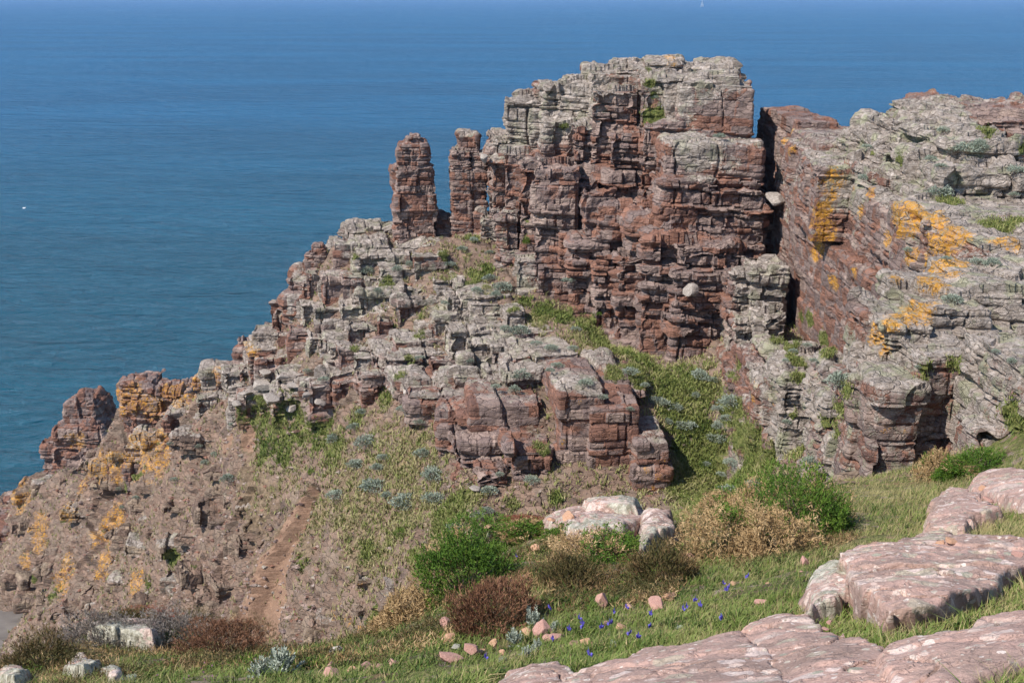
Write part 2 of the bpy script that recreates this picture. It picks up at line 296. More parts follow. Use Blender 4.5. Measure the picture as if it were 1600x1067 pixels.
def rbf_fit(X, z, sm=.15):
    d = np.linalg.norm(X[:, None]-X[None], axis=2); n = len(X)
    A = np.zeros((n+3, n+3)); A[:n, :n] = -d+np.eye(n)*sm*2; A[:n, n] = 1; A[:n, n+1:] = X; A[n, :n] = 1; A[n+1:, :n] = X.T
    return np.linalg.solve(A, np.concatenate([z, [0, 0, 0]]))
RW = rbf_fit(pts[:, :2], pts[:, 2])
def base_h(x, y):
    out = np.empty(len(x)); n = len(pts)
    for i in range(0, len(x), 20000):
        s = slice(i, i+20000); d = np.sqrt((x[s, None]-pts[None, :, 0])**2+(y[s, None]-pts[None, :, 1])**2)
        out[s] = -d@RW[:n]+RW[n]+RW[n+1]*x[s]+RW[n+2]*y[s]
    return out
def terrain(y0, y1, dr, s0, s1, ds, far):
    nr = int(math.log(y1/y0)/dr)+1; nc = int((s1-s0)/ds)+1
    yy = y0*np.exp(np.linspace(0, math.log(y1/y0), nr)); ss = np.linspace(s0, s1, nc)
    Y, S = np.meshgrid(yy, ss, indexing='ij'); x = (S*(Y+4)).ravel(); y = Y.ravel()
    z = base_h(x, y); p = np.stack([x, y, z], 1)
    return p, grid_quads(nr, nc)[:, ::-1], nr, nc
TP, TQ, tnr, tnc = terrain(15.5, 112, .0026, -.62, .62, .0026, True)
rk = sst(-.25, .25, fbm(TP*np.array([.12, .12, .05]), 3, 50)+.1)      # rocky or soft
px_, py_ = proj(TP)
leftness = sst(620, 380, px_)*sst(560, 640, py_)
rk = np.clip(rk*.75+leftness*.45, 0, 1)
soft = np.exp(-(((px_-540)/150)**2+((py_-750)/100)**2)**2)
rk *= 1-.9*soft
rk *= 1-.85*sst(1040, 1075, px_)*sst(1230, 1190, px_)*sst(540, 570, py_)
rk *= 1-.8*sst(790, 830, px_)*sst(1120, 1070, px_)*sst(470, 490, py_)*sst(600, 560, py_)
D, hue_t = rockfield(TP, 1.1)
zz = TP[:, 2]; kk = np.clip(np.searchsorted(BEDS*2, zz+.1*TP[:, 0]+.5*vn(TP*.3, 8)), 1, len(BEDS)-1); ter = (BEDS[kk]*2-(zz+.1*TP[:, 0]))
def gnormal(p, nr, nc):
    g = p.reshape(nr, nc, 3); a = np.gradient(g, axis=0); b = np.gradient(g, axis=1); n = np.cross(b, a); n /= np.linalg.norm(n, axis=2)[..., None]; return n.reshape(-1, 3)
TN = gnormal(TP, tnr, tnc)
scar = np.full(len(TP), 1e9)
for (a1, b1), (a2, b2) in zip([(492, 765), (470, 815), (445, 865), (425, 920)], [(470, 815), (445, 865), (425, 920), (405, 985)]):
    t_ = np.clip(((px_-a1)*(a2-a1)+(py_-b1)*(b2-b1))/((a2-a1)**2+(b2-b1)**2), 0, 1); scar = np.minimum(scar, np.hypot(px_-a1-t_*(a2-a1), py_-b1-t_*(b2-b1))/((8+.085*np.clip(py_-760, 0, 300))*(1+.35*vn(TP*.9, 41))))
TP -= TN*(.65*(1-sst(.7, 1.1, scar)))[:, None]; rk *= sst(.8, 1.4, scar)
TP += TN*(rk*D*.75+.10*fbm(TP*1.5, 4, 60)+.55*fbm(TP*.3, 3, 61)*(.2+rk)+.06*fbm(TP*4, 4, 62)*(.4+rk))[:, None]
GP, GQ, gnr, gnc = terrain(2.0, 15.6, .005, -1.0, 1.0, .004, False)
GP[:, 2] += .10*fbm(GP*1.1, 4, 63)+.03*fbm(GP*5, 3, 64)
# ------------------------------------------------------------------ cliffs built of jointed blocks
B = Rocks()      # main promontory
def cols(R, rows, **k):
    for t in rows:
        x0, x1, yt, yb, Y, dep = t[:6]; kw = dict(k)
        if len(t) > 6: kw.update(t[6])
        R.col(x0, x1, yt, yb, Y, dep, kw.pop('rot', random.uniform(-.12, .12)), **kw)
cols(B, [
 (762, 812, 218, 400, 59.5, 5, dict(lich=.5)), (795, 850, 160, 400, 59, 6, dict(lich=.5)), (845, 905, 138, 380, 58.5, 6, dict(lich=.55)), (880, 935, 128, 380, 58, 6, dict(lich=.5)),
 (920, 985, 112, 330, 57.5, 6, dict(lich=.5)), (965, 1040, 106, 300, 57, 7, dict(lich=.55)), (1020, 1080, 98, 300, 57, 7, dict(lich=.6)), (1070, 1160, 108, 260, 56, 6, dict(lich=.55)),
 (930, 1010, 140, 270, 55, 5, dict(lich=.4)), (1000, 1080, 122, 260, 54.5, 5, dict(lich=.5)), (1068, 1194, 134, 222, 52.8, 6, dict(lich=.42, amp=.6, taper=.10)), (1085, 1172, 118, 180, 53.6, 5, dict(lich=.45, amp=.5, taper=.1)),
 (895, 950, 195, 300, 55.5, 4, dict(lich=.35)), (945, 1030, 205, 330, 53.8, 5, dict(lich=.3)), (1010, 1075, 190, 330, 53, 5, dict(lich=.35)),
 (1045, 1198, 228, 395, 49.8, 6, dict(lich=.45, amp=.75)), (1030, 1120, 285, 400, 49.2, 5, dict(lich=.45, r=.8)), (1100, 1196, 300, 385, 49.2, 5, dict(lich=.3)),
 (985, 1060, 340, 480, 49.8, 5, dict(lich=.35, r=.6)), (930, 1040, 320, 480, 51.8, 6, dict(lich=.12, red=.2)), (905, 960, 300, 490, 52, 4, dict(lich=.2)),
 (840, 918, 262, 474, 53.6, 5, dict(lich=.28)), (860, 935, 285, 475, 54, 5, dict(lich=.15)), (895, 945, 370, 490, 51.8, 4, dict(lich=.12)), (935, 985, 400, 515, 51, 4, dict(lich=.15)),
 (970, 1030, 400, 540, 49.6, 4, dict(lich=.12, red=.2)), (1010, 1085, 380, 565, 48, 4, dict(lich=.12, red=.2)), (1050, 1135, 385, 578, 47.2, 5, dict(lich=.1, red=.2)), (1110, 1165, 380, 555, 47.6, 4, dict(lich=.15, red=.2)),
 (1150, 1198, 385, 500, 48.4, 4, dict(lich=.3)), (1175, 1262, 232, 440, 57.5, 3, dict(lich=.1)), (1000, 1060, 470, 560, 47.9, 3, dict(lich=.15)),
 (765, 805, 250, 395, 58, 4, dict(lich=.45)), (790, 840, 240, 410, 57, 4, dict(lich=.4)), (815, 860, 250, 440, 55.6, 4, dict(lich=.35)), (780, 815, 330, 440, 56.2, 3, dict(lich=.4)), (745, 780, 340, 400, 58.5, 3, dict(lich=.5)),
 (803, 841, 405, 466, 53.8, 1.6, dict(lich=.65, amp=.6)), (850, 905, 190, 300, 57, 4, dict(lich=.5)),
 (1140, 1200, 432, 560, 45.6, 3, dict(lich=.62)), (1175, 1236, 422, 500, 45.2, 3, dict(lich=.62, amp=.6)), (1150, 1185, 500, 600, 44.2, 2.5, dict(lich=.5)), (1190, 1235, 490, 560, 43, 2, dict(lich=.6))],
 g=.07, taper=.03)
# stepped strata left of the buttress
cols(B, [
 (421, 470, 490, 585, 60.5, 4, dict(lich=.4)), (440, 500, 470, 570, 60, 4, dict(lich=.35)), (470, 565, 432, 540, 59.3, 4, dict(lich=.35)), (447, 490, 438, 500, 60.5, 3), (500, 560, 395, 470, 61.5, 4, dict(lich=.55)), (530, 625, 362, 440, 61.8, 4, dict(lich=.6)),
 (560, 690, 385, 460, 58.8, 3, dict(lich=.62)), (475, 500, 415, 450, 61.2, 1.6, dict(lich=.1)), (545, 640, 470, 560, 56, 3, dict(lich=.6)), (548, 585, 520, 590, 54.6, 3), (585, 640, 515, 590, 54.2, 3, dict(lich=.5)), (560, 600, 580, 622, 50.6, 1.8, dict(lich=.3)),
 (600, 665, 592, 640, 50, 2.4, dict(lich=.35)), (645, 680, 425, 520, 56.5, 3, dict(lich=.5)), (675, 720, 450, 570, 54.6, 3, dict(lich=.66)), (700, 760, 470, 590, 53.3, 3, dict(lich=.68)), (745, 800, 490, 600, 52, 3, dict(lich=.6)), (660, 700, 530, 640, 51.3, 3, dict(lich=.4)),
 (690, 745, 570, 650, 48.6, 3, dict(lich=.6)), (735, 800, 560, 640, 48.6, 3, dict(lich=.66)), (785, 850, 540, 640, 48, 3, dict(lich=.5)), (640, 670, 600, 640, 49.6, 2),
 (683, 742, 652, 762, 42.6, 3, dict(lich=.25, amp=.45)), (726, 842, 634, 765, 42.2, 4, dict(lich=.25, amp=.45)), (700, 790, 690, 770, 41.3, 3, dict(lich=.1)), (738, 800, 740, 800, 39.8, 2.5, dict(lich=.4)), (790, 862, 705, 800, 40, 3, dict(lich=.35)),
 (842, 900, 570, 660, 46, 4, dict(lich=.5)), (862, 940, 618, 800, 40.6, 5, dict(lich=.3, amp=.45, rot=.1)), (915, 1000, 640, 800, 40.2, 5, dict(lich=.14, amp=.4, rot=.05)), (985, 1045, 692, 810, 39.4, 3, dict(lich=.4, amp=.5)), (880, 960, 590, 660, 44, 3, dict(lich=.5)), (940, 1010, 612, 680, 43, 3, dict(lich=.4)),
 (365, 400, 545, 580, 63.5, 2, dict(lich=.1)), (182, 232, 606, 655, 72, 4, dict(lich=.15)), (200, 300, 612, 660, 70.5, 3, dict(lich=.15)), (300, 380, 592, 640, 64.5, 3, dict(lich=.3)), (0, 50, 782, 900, 84, 4, dict(lich=.1, amp=.6)), (-60, 30, 830, 960, 77, 4, dict(lich=.1, amp=.6)), (190, 260, 700, 760, 66, 3), (250, 340, 650, 700, 64, 3)],
 g=.08, taper=.04, lich=.4)
# random smaller ledges over the rocky ground
poly = np.array([(420, 500), (480, 450), (540, 395), (640, 400), (720, 450), (800, 500), (870, 575), (840, 640), (690, 650), (640, 630), (540, 625), (430, 640), (330, 625)])
def inside(pol, x, y):
    r = np.zeros(np.shape(x), bool); n = len(pol)
    for i in range(n):
        x1, y1 = pol[i]; x2, y2 = pol[(i+1) % n]
        c = ((y1 > y) != (y2 > y)) & (x < (x2-x1)*(y-y1)/(y2-y1+1e-9)+x1); r ^= c
    return r
sel = rng.permutation(np.nonzero(inside(poly, px_, py_) & (TP[:, 1] > 43) & (TP[:, 1] < 64))[0])
kept = []
for i in sel:
    p = TP[i]
    if all((p[0]-q[0])**2+(p[1]-q[1])**2 > 1.15**2 for q in kept):
        kept.append(p)
    if len(kept) > 260: break
for p in kept:
    hx, hy = random.uniform(.45, 1.7), random.uniform(.5, 1.1); hz = random.uniform(.5, 1.3)
    B.block((p[0], p[1]+hy*.6, p[2]-hz*.45+random.uniform(-.1, .3)), (hx, hy, hz), .2+random.uniform(-.1, .1), .03, .05, .08, .6, random.uniform(.3, .72), tilt=(random.uniform(-.08, .05), 0))
poly2 = np.array([(-20, 790), (120, 700), (300, 650), (400, 640), (360, 700), (420, 760), (440, 860), (400, 960), (60, 960), (-20, 900)])
poly3 = np.array([(500, 870), (560, 850), (640, 870), (640, 930), (600, 960), (500, 1000), (460, 950)])
LB = Rocks()
for pol, cnt, big in ((poly2, 260, .85), (poly3, 40, .6)):
    sel = rng.permutation(np.nonzero(inside(pol, px_, py_) & (TP[:, 1] > 33))[0])[:cnt]
    for i in sel:
        if scar[i] < 1.6: continue
        p = TP[i]; s = big*random.uniform(.35, 1.2)
        LB.block((p[0], p[1]+s*.5, p[2]-s*.35), (s*random.uniform(.7, 2.0), s, s*random.uniform(.25, .6)), random.uniform(-.3, .6), .1, .1, .09, .6, random.uniform(.05, .45), tilt=(random.uniform(-.3, .1), 0))
MAIN = B.done(1.0); SCARP = LB.done(1.0)
# right-hand wall, plateau and near block
W = Rocks()
wallx = [(47.5, 12.6), (45, 11.9), (42.5, 11.1), (40, 10.7), (37.5, 10.5), (35, 10.35), (32.5, 10.1), (30, 9.75), (27.8, 9.65), (25.8, 9.9), (24, 10.1)]
for y0_, y1_, x0_, x1_, zt, am in [(46, 51, 13.0, 13.1, -5.9, .3), (41.3, 46.2, 12.9, 13.0, -6.9, .4), (36.8, 41.5, 12.6, 12.9, -6.7, .45), (32.8, 37, 12.3, 12.5, -6.4, .45), (29.3, 33, 12.2, 12.3, -6.4, .45)]:
    ang = -math.atan2(x1_-x0_, y1_-y0_); xc, yc = (x0_+x1_)/2, (y0_+y1_)/2
    W.block((xc+4, yc, CZ+(zt-18)/2), (4, (y1_-y0_)/2+.2, (zt+18)/2), ang, .0, .3, .075, am, .42, 0, lean=(-.35, 0))
    W.block((xc+3, yc+.3, CZ+(zt-2.4-18)/2), (3.3, (y1_-y0_)/2-.2, (zt-2.4+18)/2), ang+.05, .0, .2, .075, am, .22, 0, lean=(-.5, 0))
cols(W, [
 (1240, 1310, 190, 300, 50.5, 7, dict(lich=.1, amp=.3)), (1290, 1372, 216, 300, 48.5, 8, dict(lich=.4, amp=.5)), (1270, 1375, 240, 330, 44.5, 5, dict(lich=.45, amp=.5)), (1244, 1290, 225, 430, 48.3, 3, dict(lich=.5, amp=.4)), (1290, 1420, 262, 330, 40.5, 5, dict(lich=.5, amp=.5)),
 (1388, 1480, 232, 330, 39, 7, dict(lich=.66, r=.8)), (1405, 1520, 202, 330, 40, 6, dict(lich=.66, r=.9)), (1480, 1620, 215, 320, 36, 7, dict(lich=.66, r=.8)), (1455, 1560, 178, 300, 43, 6, dict(lich=.6, r=.9)), (1540, 1760, 186, 300, 42, 9, dict(lich=.3)), (1480, 1650, 262, 340, 33.5, 5, dict(lich=.66, r=.6)),
 (1385, 1470, 275, 340, 37, 4, dict(lich=.5)), (1500, 1850, 335, 420, 31, 8, dict(lich=.5, amp=.3)), (1470, 1600, 350, 460, 29.5, 4, dict(lich=.5, amp=.5)), (1500, 1700, 385, 490, 27.5, 4, dict(lich=.6)), (1560, 1900, 400, 500, 25.5, 5, dict(lich=.6))],
 g=.07, taper=.02)
RIGHT = W.done(.8)
W = Rocks()
cols(W, [
 (1338, 1400, 590, 765, 18.4, 1.3, dict(lich=.5)), (1385, 1475, 508, 760, 18.9, 2.2, dict(lich=.55)), (1352, 1420, 560, 760, 19.4, 1.0, dict(lich=.6)), (1445, 1560, 480, 745, 19.4, 2.6, dict(lich=.55)), (1535, 1720, 462, 700, 20, 3.5, dict(lich=.6)), (1432, 1545, 552, 745, 17.9, 2.4, dict(lich=.5)), (1375, 1462, 606, 762, 17.6, 2, dict(lich=.5)), (1530, 1680, 572, 700, 18.2, 3, dict(lich=.5)), (1620, 1800, 600, 760, 15, 3, dict(lich=.6)), (1545, 1620, 690, 745, 15.6, 1.6, dict(lich=.5))],
 g=.045, taper=.02, amp=.6)
NEAR = W.done(.65)
W = Rocks()
cols(W, [
 (1163, 1210, 568, 735, 38.4, 3, dict(lich=.3)), (1180, 1240, 600, 770, 36.2, 3, dict(lich=.5)), (1222, 1300, 590, 760, 33.4, 3, dict(lich=.66)), (1280, 1340, 625, 770, 28.5, 1.5, dict(lich=.55)), (1240, 1300, 560, 640, 36.5, 2, dict(lich=.6)), (1295, 1335, 580, 700, 31, 2, dict(lich=.6)), (1190, 1230, 545, 640, 40.5, 2.5, dict(lich=.6)), (1205, 1240, 690, 780, 34, 2.5, dict(lich=.45)), (1310, 1345, 700, 780, 24, 1, dict(lich=.6))],
 g=.07, taper=.08, r=.4)
SPUR = W.done(.7)
# free-standing rocks
def single(rows, sc_=.7, **k):
    R = Rocks(); cols(R, rows, **k); return R.done(sc_)
PIL1 = single([(612, 677, 262, 380, 60.5, 2.4, dict(rot=.15)), (620, 670, 222, 300, 60.6, 2.0, dict(rot=.15, r=.5)), (629, 661, 211, 240, 60.9, 1.4, dict(rot=.2, r=.4))], .65, g=.07, taper=.06, lich=.16, lean=(-.1, 0), r=.2, amp=.8)
PIL2 = single([(703, 737, 236, 372, 61, 2.2), (713, 748, 211, 368, 61.4, 2.2), (732, 758, 240, 366, 61.2, 1.8)], .6, g=.07, taper=.05, lich=.4, r=.15, amp=.7)
PIN = single([(474, 503, 398, 430, 61.3, 1.4), (484, 504, 383, 425, 61.4, 1.0)], .5, g=.06, taper=.15, lich=.12, amp=.9)
OPIN = single([(364, 396, 542, 582, 64, 1.5, dict(taper=.2)), (370, 388, 530, 560, 64.2, 1.2, dict(taper=.2)), (395, 425, 540, 580, 63.6, 1.5, dict(taper=.1))], .6, g=.07, lich=.1, r=.3)
STACK = single([(70, 165, 670, 745, 81, 5, dict(taper=.2, lean=(0, 0))), (82, 158, 636, 720, 81.6, 4, dict(taper=.3)), (105, 148, 624, 700, 82, 3, dict(taper=.25)), (48, 110, 700, 770, 81.5, 4, dict(taper=.3))], .8, g=.11, lich=.05, r=.6)
GEND = single([(182, 234, 603, 660, 71.2, 3, dict(taper=.05)), (205, 285, 612, 668, 70.8, 3, dict(taper=.1))], .7, g=.09, lich=.12, r=.4)
FARW = single([(676, 702, 340, 376, 61.4, 1.6)], .6, g=.08, lich=.2)
# ------------------------------------------------------------------ what the camera meets first at each place of the picture
ZW, ZH = 534, 356
zb = np.full(ZW*ZH, 1e9)
def stamp(V):
    x, y = proj(V); i = (x/3).astype(int); j = (y/3).astype(int)
    for dx in (0, 1):
        for dy in (0, 1):
            a, b = i+dx, j+dy; ok = (a >= 0) & (a < ZW) & (b >= 0) & (b < ZH) & (V[:, 1] > 1)
            np.minimum.at(zb, b[ok]*ZW+a[ok], V[ok, 1])
SOLIDS = [MAIN, SCARP, RIGHT, NEAR, SPUR, PIL1, PIL2, PIN, OPIN, STACK, GEND, FARW]
for s_ in SOLIDS: stamp(s_['V'])
stamp(TP); stamp(GP)
Z0 = zb.reshape(ZH, ZW)
def hit(px, py):
    i = int(min(max(px/3, 0), ZW-1)); j = int(min(max(py/3, 0), ZH-1))
    y = np.min(Z0[max(j-1, 0):j+2, max(i-1, 0):i+2]); y = y if y < 1e8 else 60.
    return P(px, py, y)
# ------------------------------------------------------------------ growth and stains, each a patch with a place and a size in metres
# kind, px, py, radius px, strength
SPOTS = []
def spots(kind, txt, s=1.0, rm=1.0):
    for t in txt.split():
        a = list(map(float, t.split(','))); p = hit(a[0], a[1]); SPOTS.append((kind, p, a[2]*rm*p[1]/F*1.45, s*(a[3] if len(a) > 3 else 1)))
spots('o', "1305,280,16 1300,300,10 1285,330,12 1290,360,16 1280,390,14 1278,375,12 1410,320,16 1430,325,18 1450,335,16 1470,345,16 1480,360,18 1470,385,22 1490,400,18 1480,420,18 1460,440,20 1440,455,18 1430,475,18 1410,490,20 1395,505,16 1450,470,14 1400,360,12 1385,375,12 1420,395,12 1410,410,10 1390,350,10 1300,440,10 1330,430,9 1500,370,14 1550,370,10 1580,375,14 1270,400,8 1365,520,14 1375,545,10 1225,215,8 1235,235,8 1230,208,8 1450,380,20 1440,410,20 1460,410,20 1420,345,18 1440,490,16 1400,430,14 1340,330,12 1350,300,12 1395,330,16 1410,350,16", .95, 1.3)
spots('o', "1170,625,12 1180,650,12 1200,630,8 1175,600,9 1165,640,9 985,720,10 1010,735,10 1035,720,9 1030,745,9 1025,765,10 905,630,6 880,690,6 1205,745,9 1215,760,8 1290,690,8 1275,720,8 1385,670,10 1415,675,8 540,970,14 520,960,10 560,985,10 565,912,8 525,945,8", .8)
spots('o', "200,700,22 215,715,16 250,680,18 185,730,14 290,610,18 270,605,14 240,640,14 200,625,16 380,540,10 395,545,9 120,690,10 30,790,14 20,760,12 60,850,12 90,800,14 160,880,16 210,910,14 100,900,16 1045,85,6 1050,95,5 35,880,9 230,690,20 250,720,18 150,730,16 120,760,14 300,600,14 330,590,12 170,820,18 60,820,14 190,630,16", .87, 1.9)
spots('g', "430,680,38 470,665,30 400,650,26 500,680,24 440,700,30 410,700,24 455,640,22 520,700,20 375,650,16 560,650,14 600,625,12 640,560,8 655,490,8 655,520,8 555,540,8 620,585,10 605,440,10 550,400,8", .72)
spots('g', "850,485,14 880,490,14 920,505,14 940,530,14 970,545,14 1000,560,14 1040,590,16 1080,610,16 1000,590,14 960,580,12 1120,640,20 1090,660,20 1150,640,16 1150,680,22 1110,690,20 1080,720,20 1120,730,26 1170,720,24 1190,750,20 1090,770,24 1140,770,20 1060,700,12 1080,790,20 740,430,12 760,420,10 700,400,10 740,370,8 800,480,10 820,470,10", .85)
spots('g', "1080,610,34 1120,640,34 1160,690,36 1100,700,36 1140,760,34 1180,750,30 1090,760,34 1060,650,26 1190,720,22 1000,575,22 1040,595,24", .78)
spots('g', "1260,500,12 1245,495,10 1285,530,12 1295,550,10 1230,540,12 1215,525,10 1250,560,12 1150,570,9 1145,585,9 1320,610,14 1310,640,12 1300,670,14 1290,660,10 1250,590,10 1240,650,9 1245,700,12 1260,730,14 1320,600,8 1010,110,5 1015,130,6 1022,150,6 1022,180,12 1015,185,8 823,345,4 822,375,5 880,200,5 700,800,20 715,780,16 690,810,16 740,770,12 1560,350,18 1590,340,12 1545,205,10 1600,235,9 1480,310,12 1360,240,6 1400,250,8 850,700,10 840,690,8 870,780,8 800,790,9 1560,640,10 1580,655,22 1600,670,22 1450,580,12 1490,575,12 1490,310,10", .9)
spots('g', "570,860,14 625,830,10 485,735,5 210,740,10 190,760,10 270,870,14 160,900,10 80,930,10 150,970,14 230,915,8 300,880,9 470,880,10 600,970,12 580,965,16 50,905,7 640,870,12 100,820,8", .8)
spots('d', "640,720,40 600,700,30 560,790,40 640,790,40 500,800,26 590,850,50 680,830,26 840,500,16 900,530,18 960,570,16 1010,580,14 1050,620,14 1100,600,12 700,430,16 760,450,14 720,400,12 1080,740,24 1200,700,14 520,740,26 450,740,20", .62)
spots('s', "490,770,12 480,790,16 470,810,20 455,830,22 445,850,24 435,880,26 425,910,28 420,940,30 400,970,34 430,960,34 410,890,20 400,930,26 380,670,14 390,690,16 350,690,14", 1.2)
spots('s', "540,760,50 400,780,50 480,830,40 600,760,50 380,740,30 640,700,30 560,850,50 620,830,40", .62)
spots('l', "700,480,40 740,520,40 590,400,30 560,380,24 560,470,26 400,610,24 430,590,20 600,470,20 880,590,20 920,600,18 1190,450,30 1200,500,24 1480,250,60 1560,250,50 1330,300,30 1430,290,30 790,200,30 850,180,30 900,150,30 1060,120,30 1120,120,30 1100,250,30 1080,240,20 1280,620,30 1400,500,40 1500,480,40 1560,500,50 800,540,20 650,450,20", .25)
spots('l', "980,380,60 1100,350,50 1100,430,50 1060,500,50 930,450,50 860,420,40 1020,300,40 1140,340,30 760,720,50 950,720,50 1140,180,24 880,720,30 1290,500,40 1340,480,30", -.22)
spots('r', "980,380,60 1100,360,60 1100,430,60 1060,500,60 930,450,50 860,420,40 960,330,50 1290,440,40 1340,480,40", .2)
def masks(V, lich, hue, N=None, base=(0, 0, 0), seed=0):
    mk = np.stack([hue, lich+0., np.zeros(len(V))], 1); gr = np.tile(np.array(base, float), (len(V), 1))
    if N is not None: mk[:, 1] += .18*np.clip(N[:, 2], 0, 1)
    mk[:, 1] += .22*fbm(V*.25, 3, 90)
    lo, hi = V.min(0), V.max(0); warp = fbm(V*1.6, 3, 91)
    for kd, c, r, s in SPOTS:
        if np.any(c+r*1.6 < lo) or np.any(c-r*1.6 > hi): continue
        idx = np.nonzero((np.abs(V[:, 0]-c[0]) < r*1.5) & (np.abs(V[:, 1]-c[1]) < r*2.5))[0]
        if len(idx) == 0: continue
        d = np.linalg.norm((V[idx]-c)*np.array([1, .6, 1]), axis=1)/r+.45*warp[idx]; wt = s*sst(1.45, .45, d)
        if kd == 'o': mk[idx, 2] = np.maximum(mk[idx, 2], wt*.61)
        elif kd == 'l': mk[idx, 1] += wt
        elif kd == 'r': mk[idx, 0] = mk[idx, 0]*(1-.5*wt)+.5*wt*.45
        elif kd == 'g': gr[idx, 0] = np.maximum(gr[idx, 0], wt*.8)
        elif kd == 'd': gr[idx, 2] = np.maximum(gr[idx, 2], wt*.75)
        elif kd == 's': gr[idx, 1] = np.maximum(gr[idx, 1], np.minimum(wt, 1))
    return dict(mk=np.clip(mk, 0, 1), gr=gr)
def emit(name, S, mat, **k):
    a = masks(S['V'], S['lich'], S['hue'], S['N'])
    return link(name, mesh(name, S['V'], S['Q'], M[mat], a), **k)
emit('cliff', MAIN, 'cliff', kind='structure'); emit('scarp', SCARP, 'slope', kind='structure'); emit('cliff', RIGHT, 'right', kind='structure'); emit('cliff', NEAR, 'near', kind='structure'); emit('rock_spur', SPUR, 'right', kind='structure')
emit('rock_pillar', PIL1, 'cliff', label='tall freestanding red rock pillar with rounded top, the left one of the pair against the sea', cat='rock pillar')
emit('rock_pillar', PIL2, 'cliff', label='slim grey and red rock pillar with flat top close beside the big buttress', cat='rock pillar')
emit('rock_pinnacle', PIN, 'cliff', label='small reddish rock pinnacle on the stepped edge above the sea', cat='rock pinnacle')
emit('rock_outcrop', OPIN, 'cliff', label='orange lichened rock knob on the ridge edge with blue water behind', cat='rock')
emit('sea_stack', STACK, 'cliff', label='dark jagged rock stack with pale tip standing at the far left by the sea', cat='sea stack')
emit('rock_outcrop', GEND, 'cliff', label='rounded brown and ochre outcrop on the ridge right of the dark sea stack', cat='rock')
emit('boulder', FARW, 'cliff', label='dark boulder wedged low between the two rock pillars', cat='boulder')
hue_t = hue_t*.8
att = masks(TP, .16+.12*rk, hue_t, None)
att['gr'][:, 1] = np.maximum(att['gr'][:, 1], .30*(1-rk))
link('cliff_slope', mesh('cliff_slope', TP, TQ, M['slope'], att), kind='structure')
ga = masks(GP, np.full(len(GP), .1), hsh(np.floor(GP[:, 0]*3), np.floor(GP[:, 1]*3), 1), None, (.56, .45, .56))
link('clifftop_ground', mesh('clifftop_ground', GP, GQ, M['ground'], ga, True), kind='structure')
# sea
link('beach', mesh('beach', np.array([(-60, 50, 1.8), (-22, 50, 1.8), (-22, 80, 1.8), (-60, 80, 1.8)], float), np.array([[0, 1, 2, 3]]), M['sand']), kind='structure')
SV, SQ = [], []
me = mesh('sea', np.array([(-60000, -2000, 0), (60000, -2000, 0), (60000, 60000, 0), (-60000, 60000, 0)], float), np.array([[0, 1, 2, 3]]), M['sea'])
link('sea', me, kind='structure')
bm = bpy.data.materials.new('sea_air'); bm.use_nodes = True; t_ = bm.node_tree; t_.nodes.remove(t_.nodes['Principled BSDF']); pv = t_.nodes.new('ShaderNodeVolumePrincipled')
pv.inputs['Color'].default_value = (.38, .58, 1, 1); pv.inputs['Density'].default_value = 8e-5; t_.links.new(pv.outputs[0], t_.nodes['Material Output'].inputs['Volume'])
bx = np.array([(x, y, z) for x in (-30000, 30000) for y in (-500, 45000) for z in (-1, 62)], float)
link('haze', mesh('haze', bx, np.array([(0, 1, 3, 2), (4, 6, 7, 5), (0, 4, 5, 1), (2, 3, 7, 6), (0, 2, 6, 4), (1, 5, 7, 3)]), bm), kind='stuff')
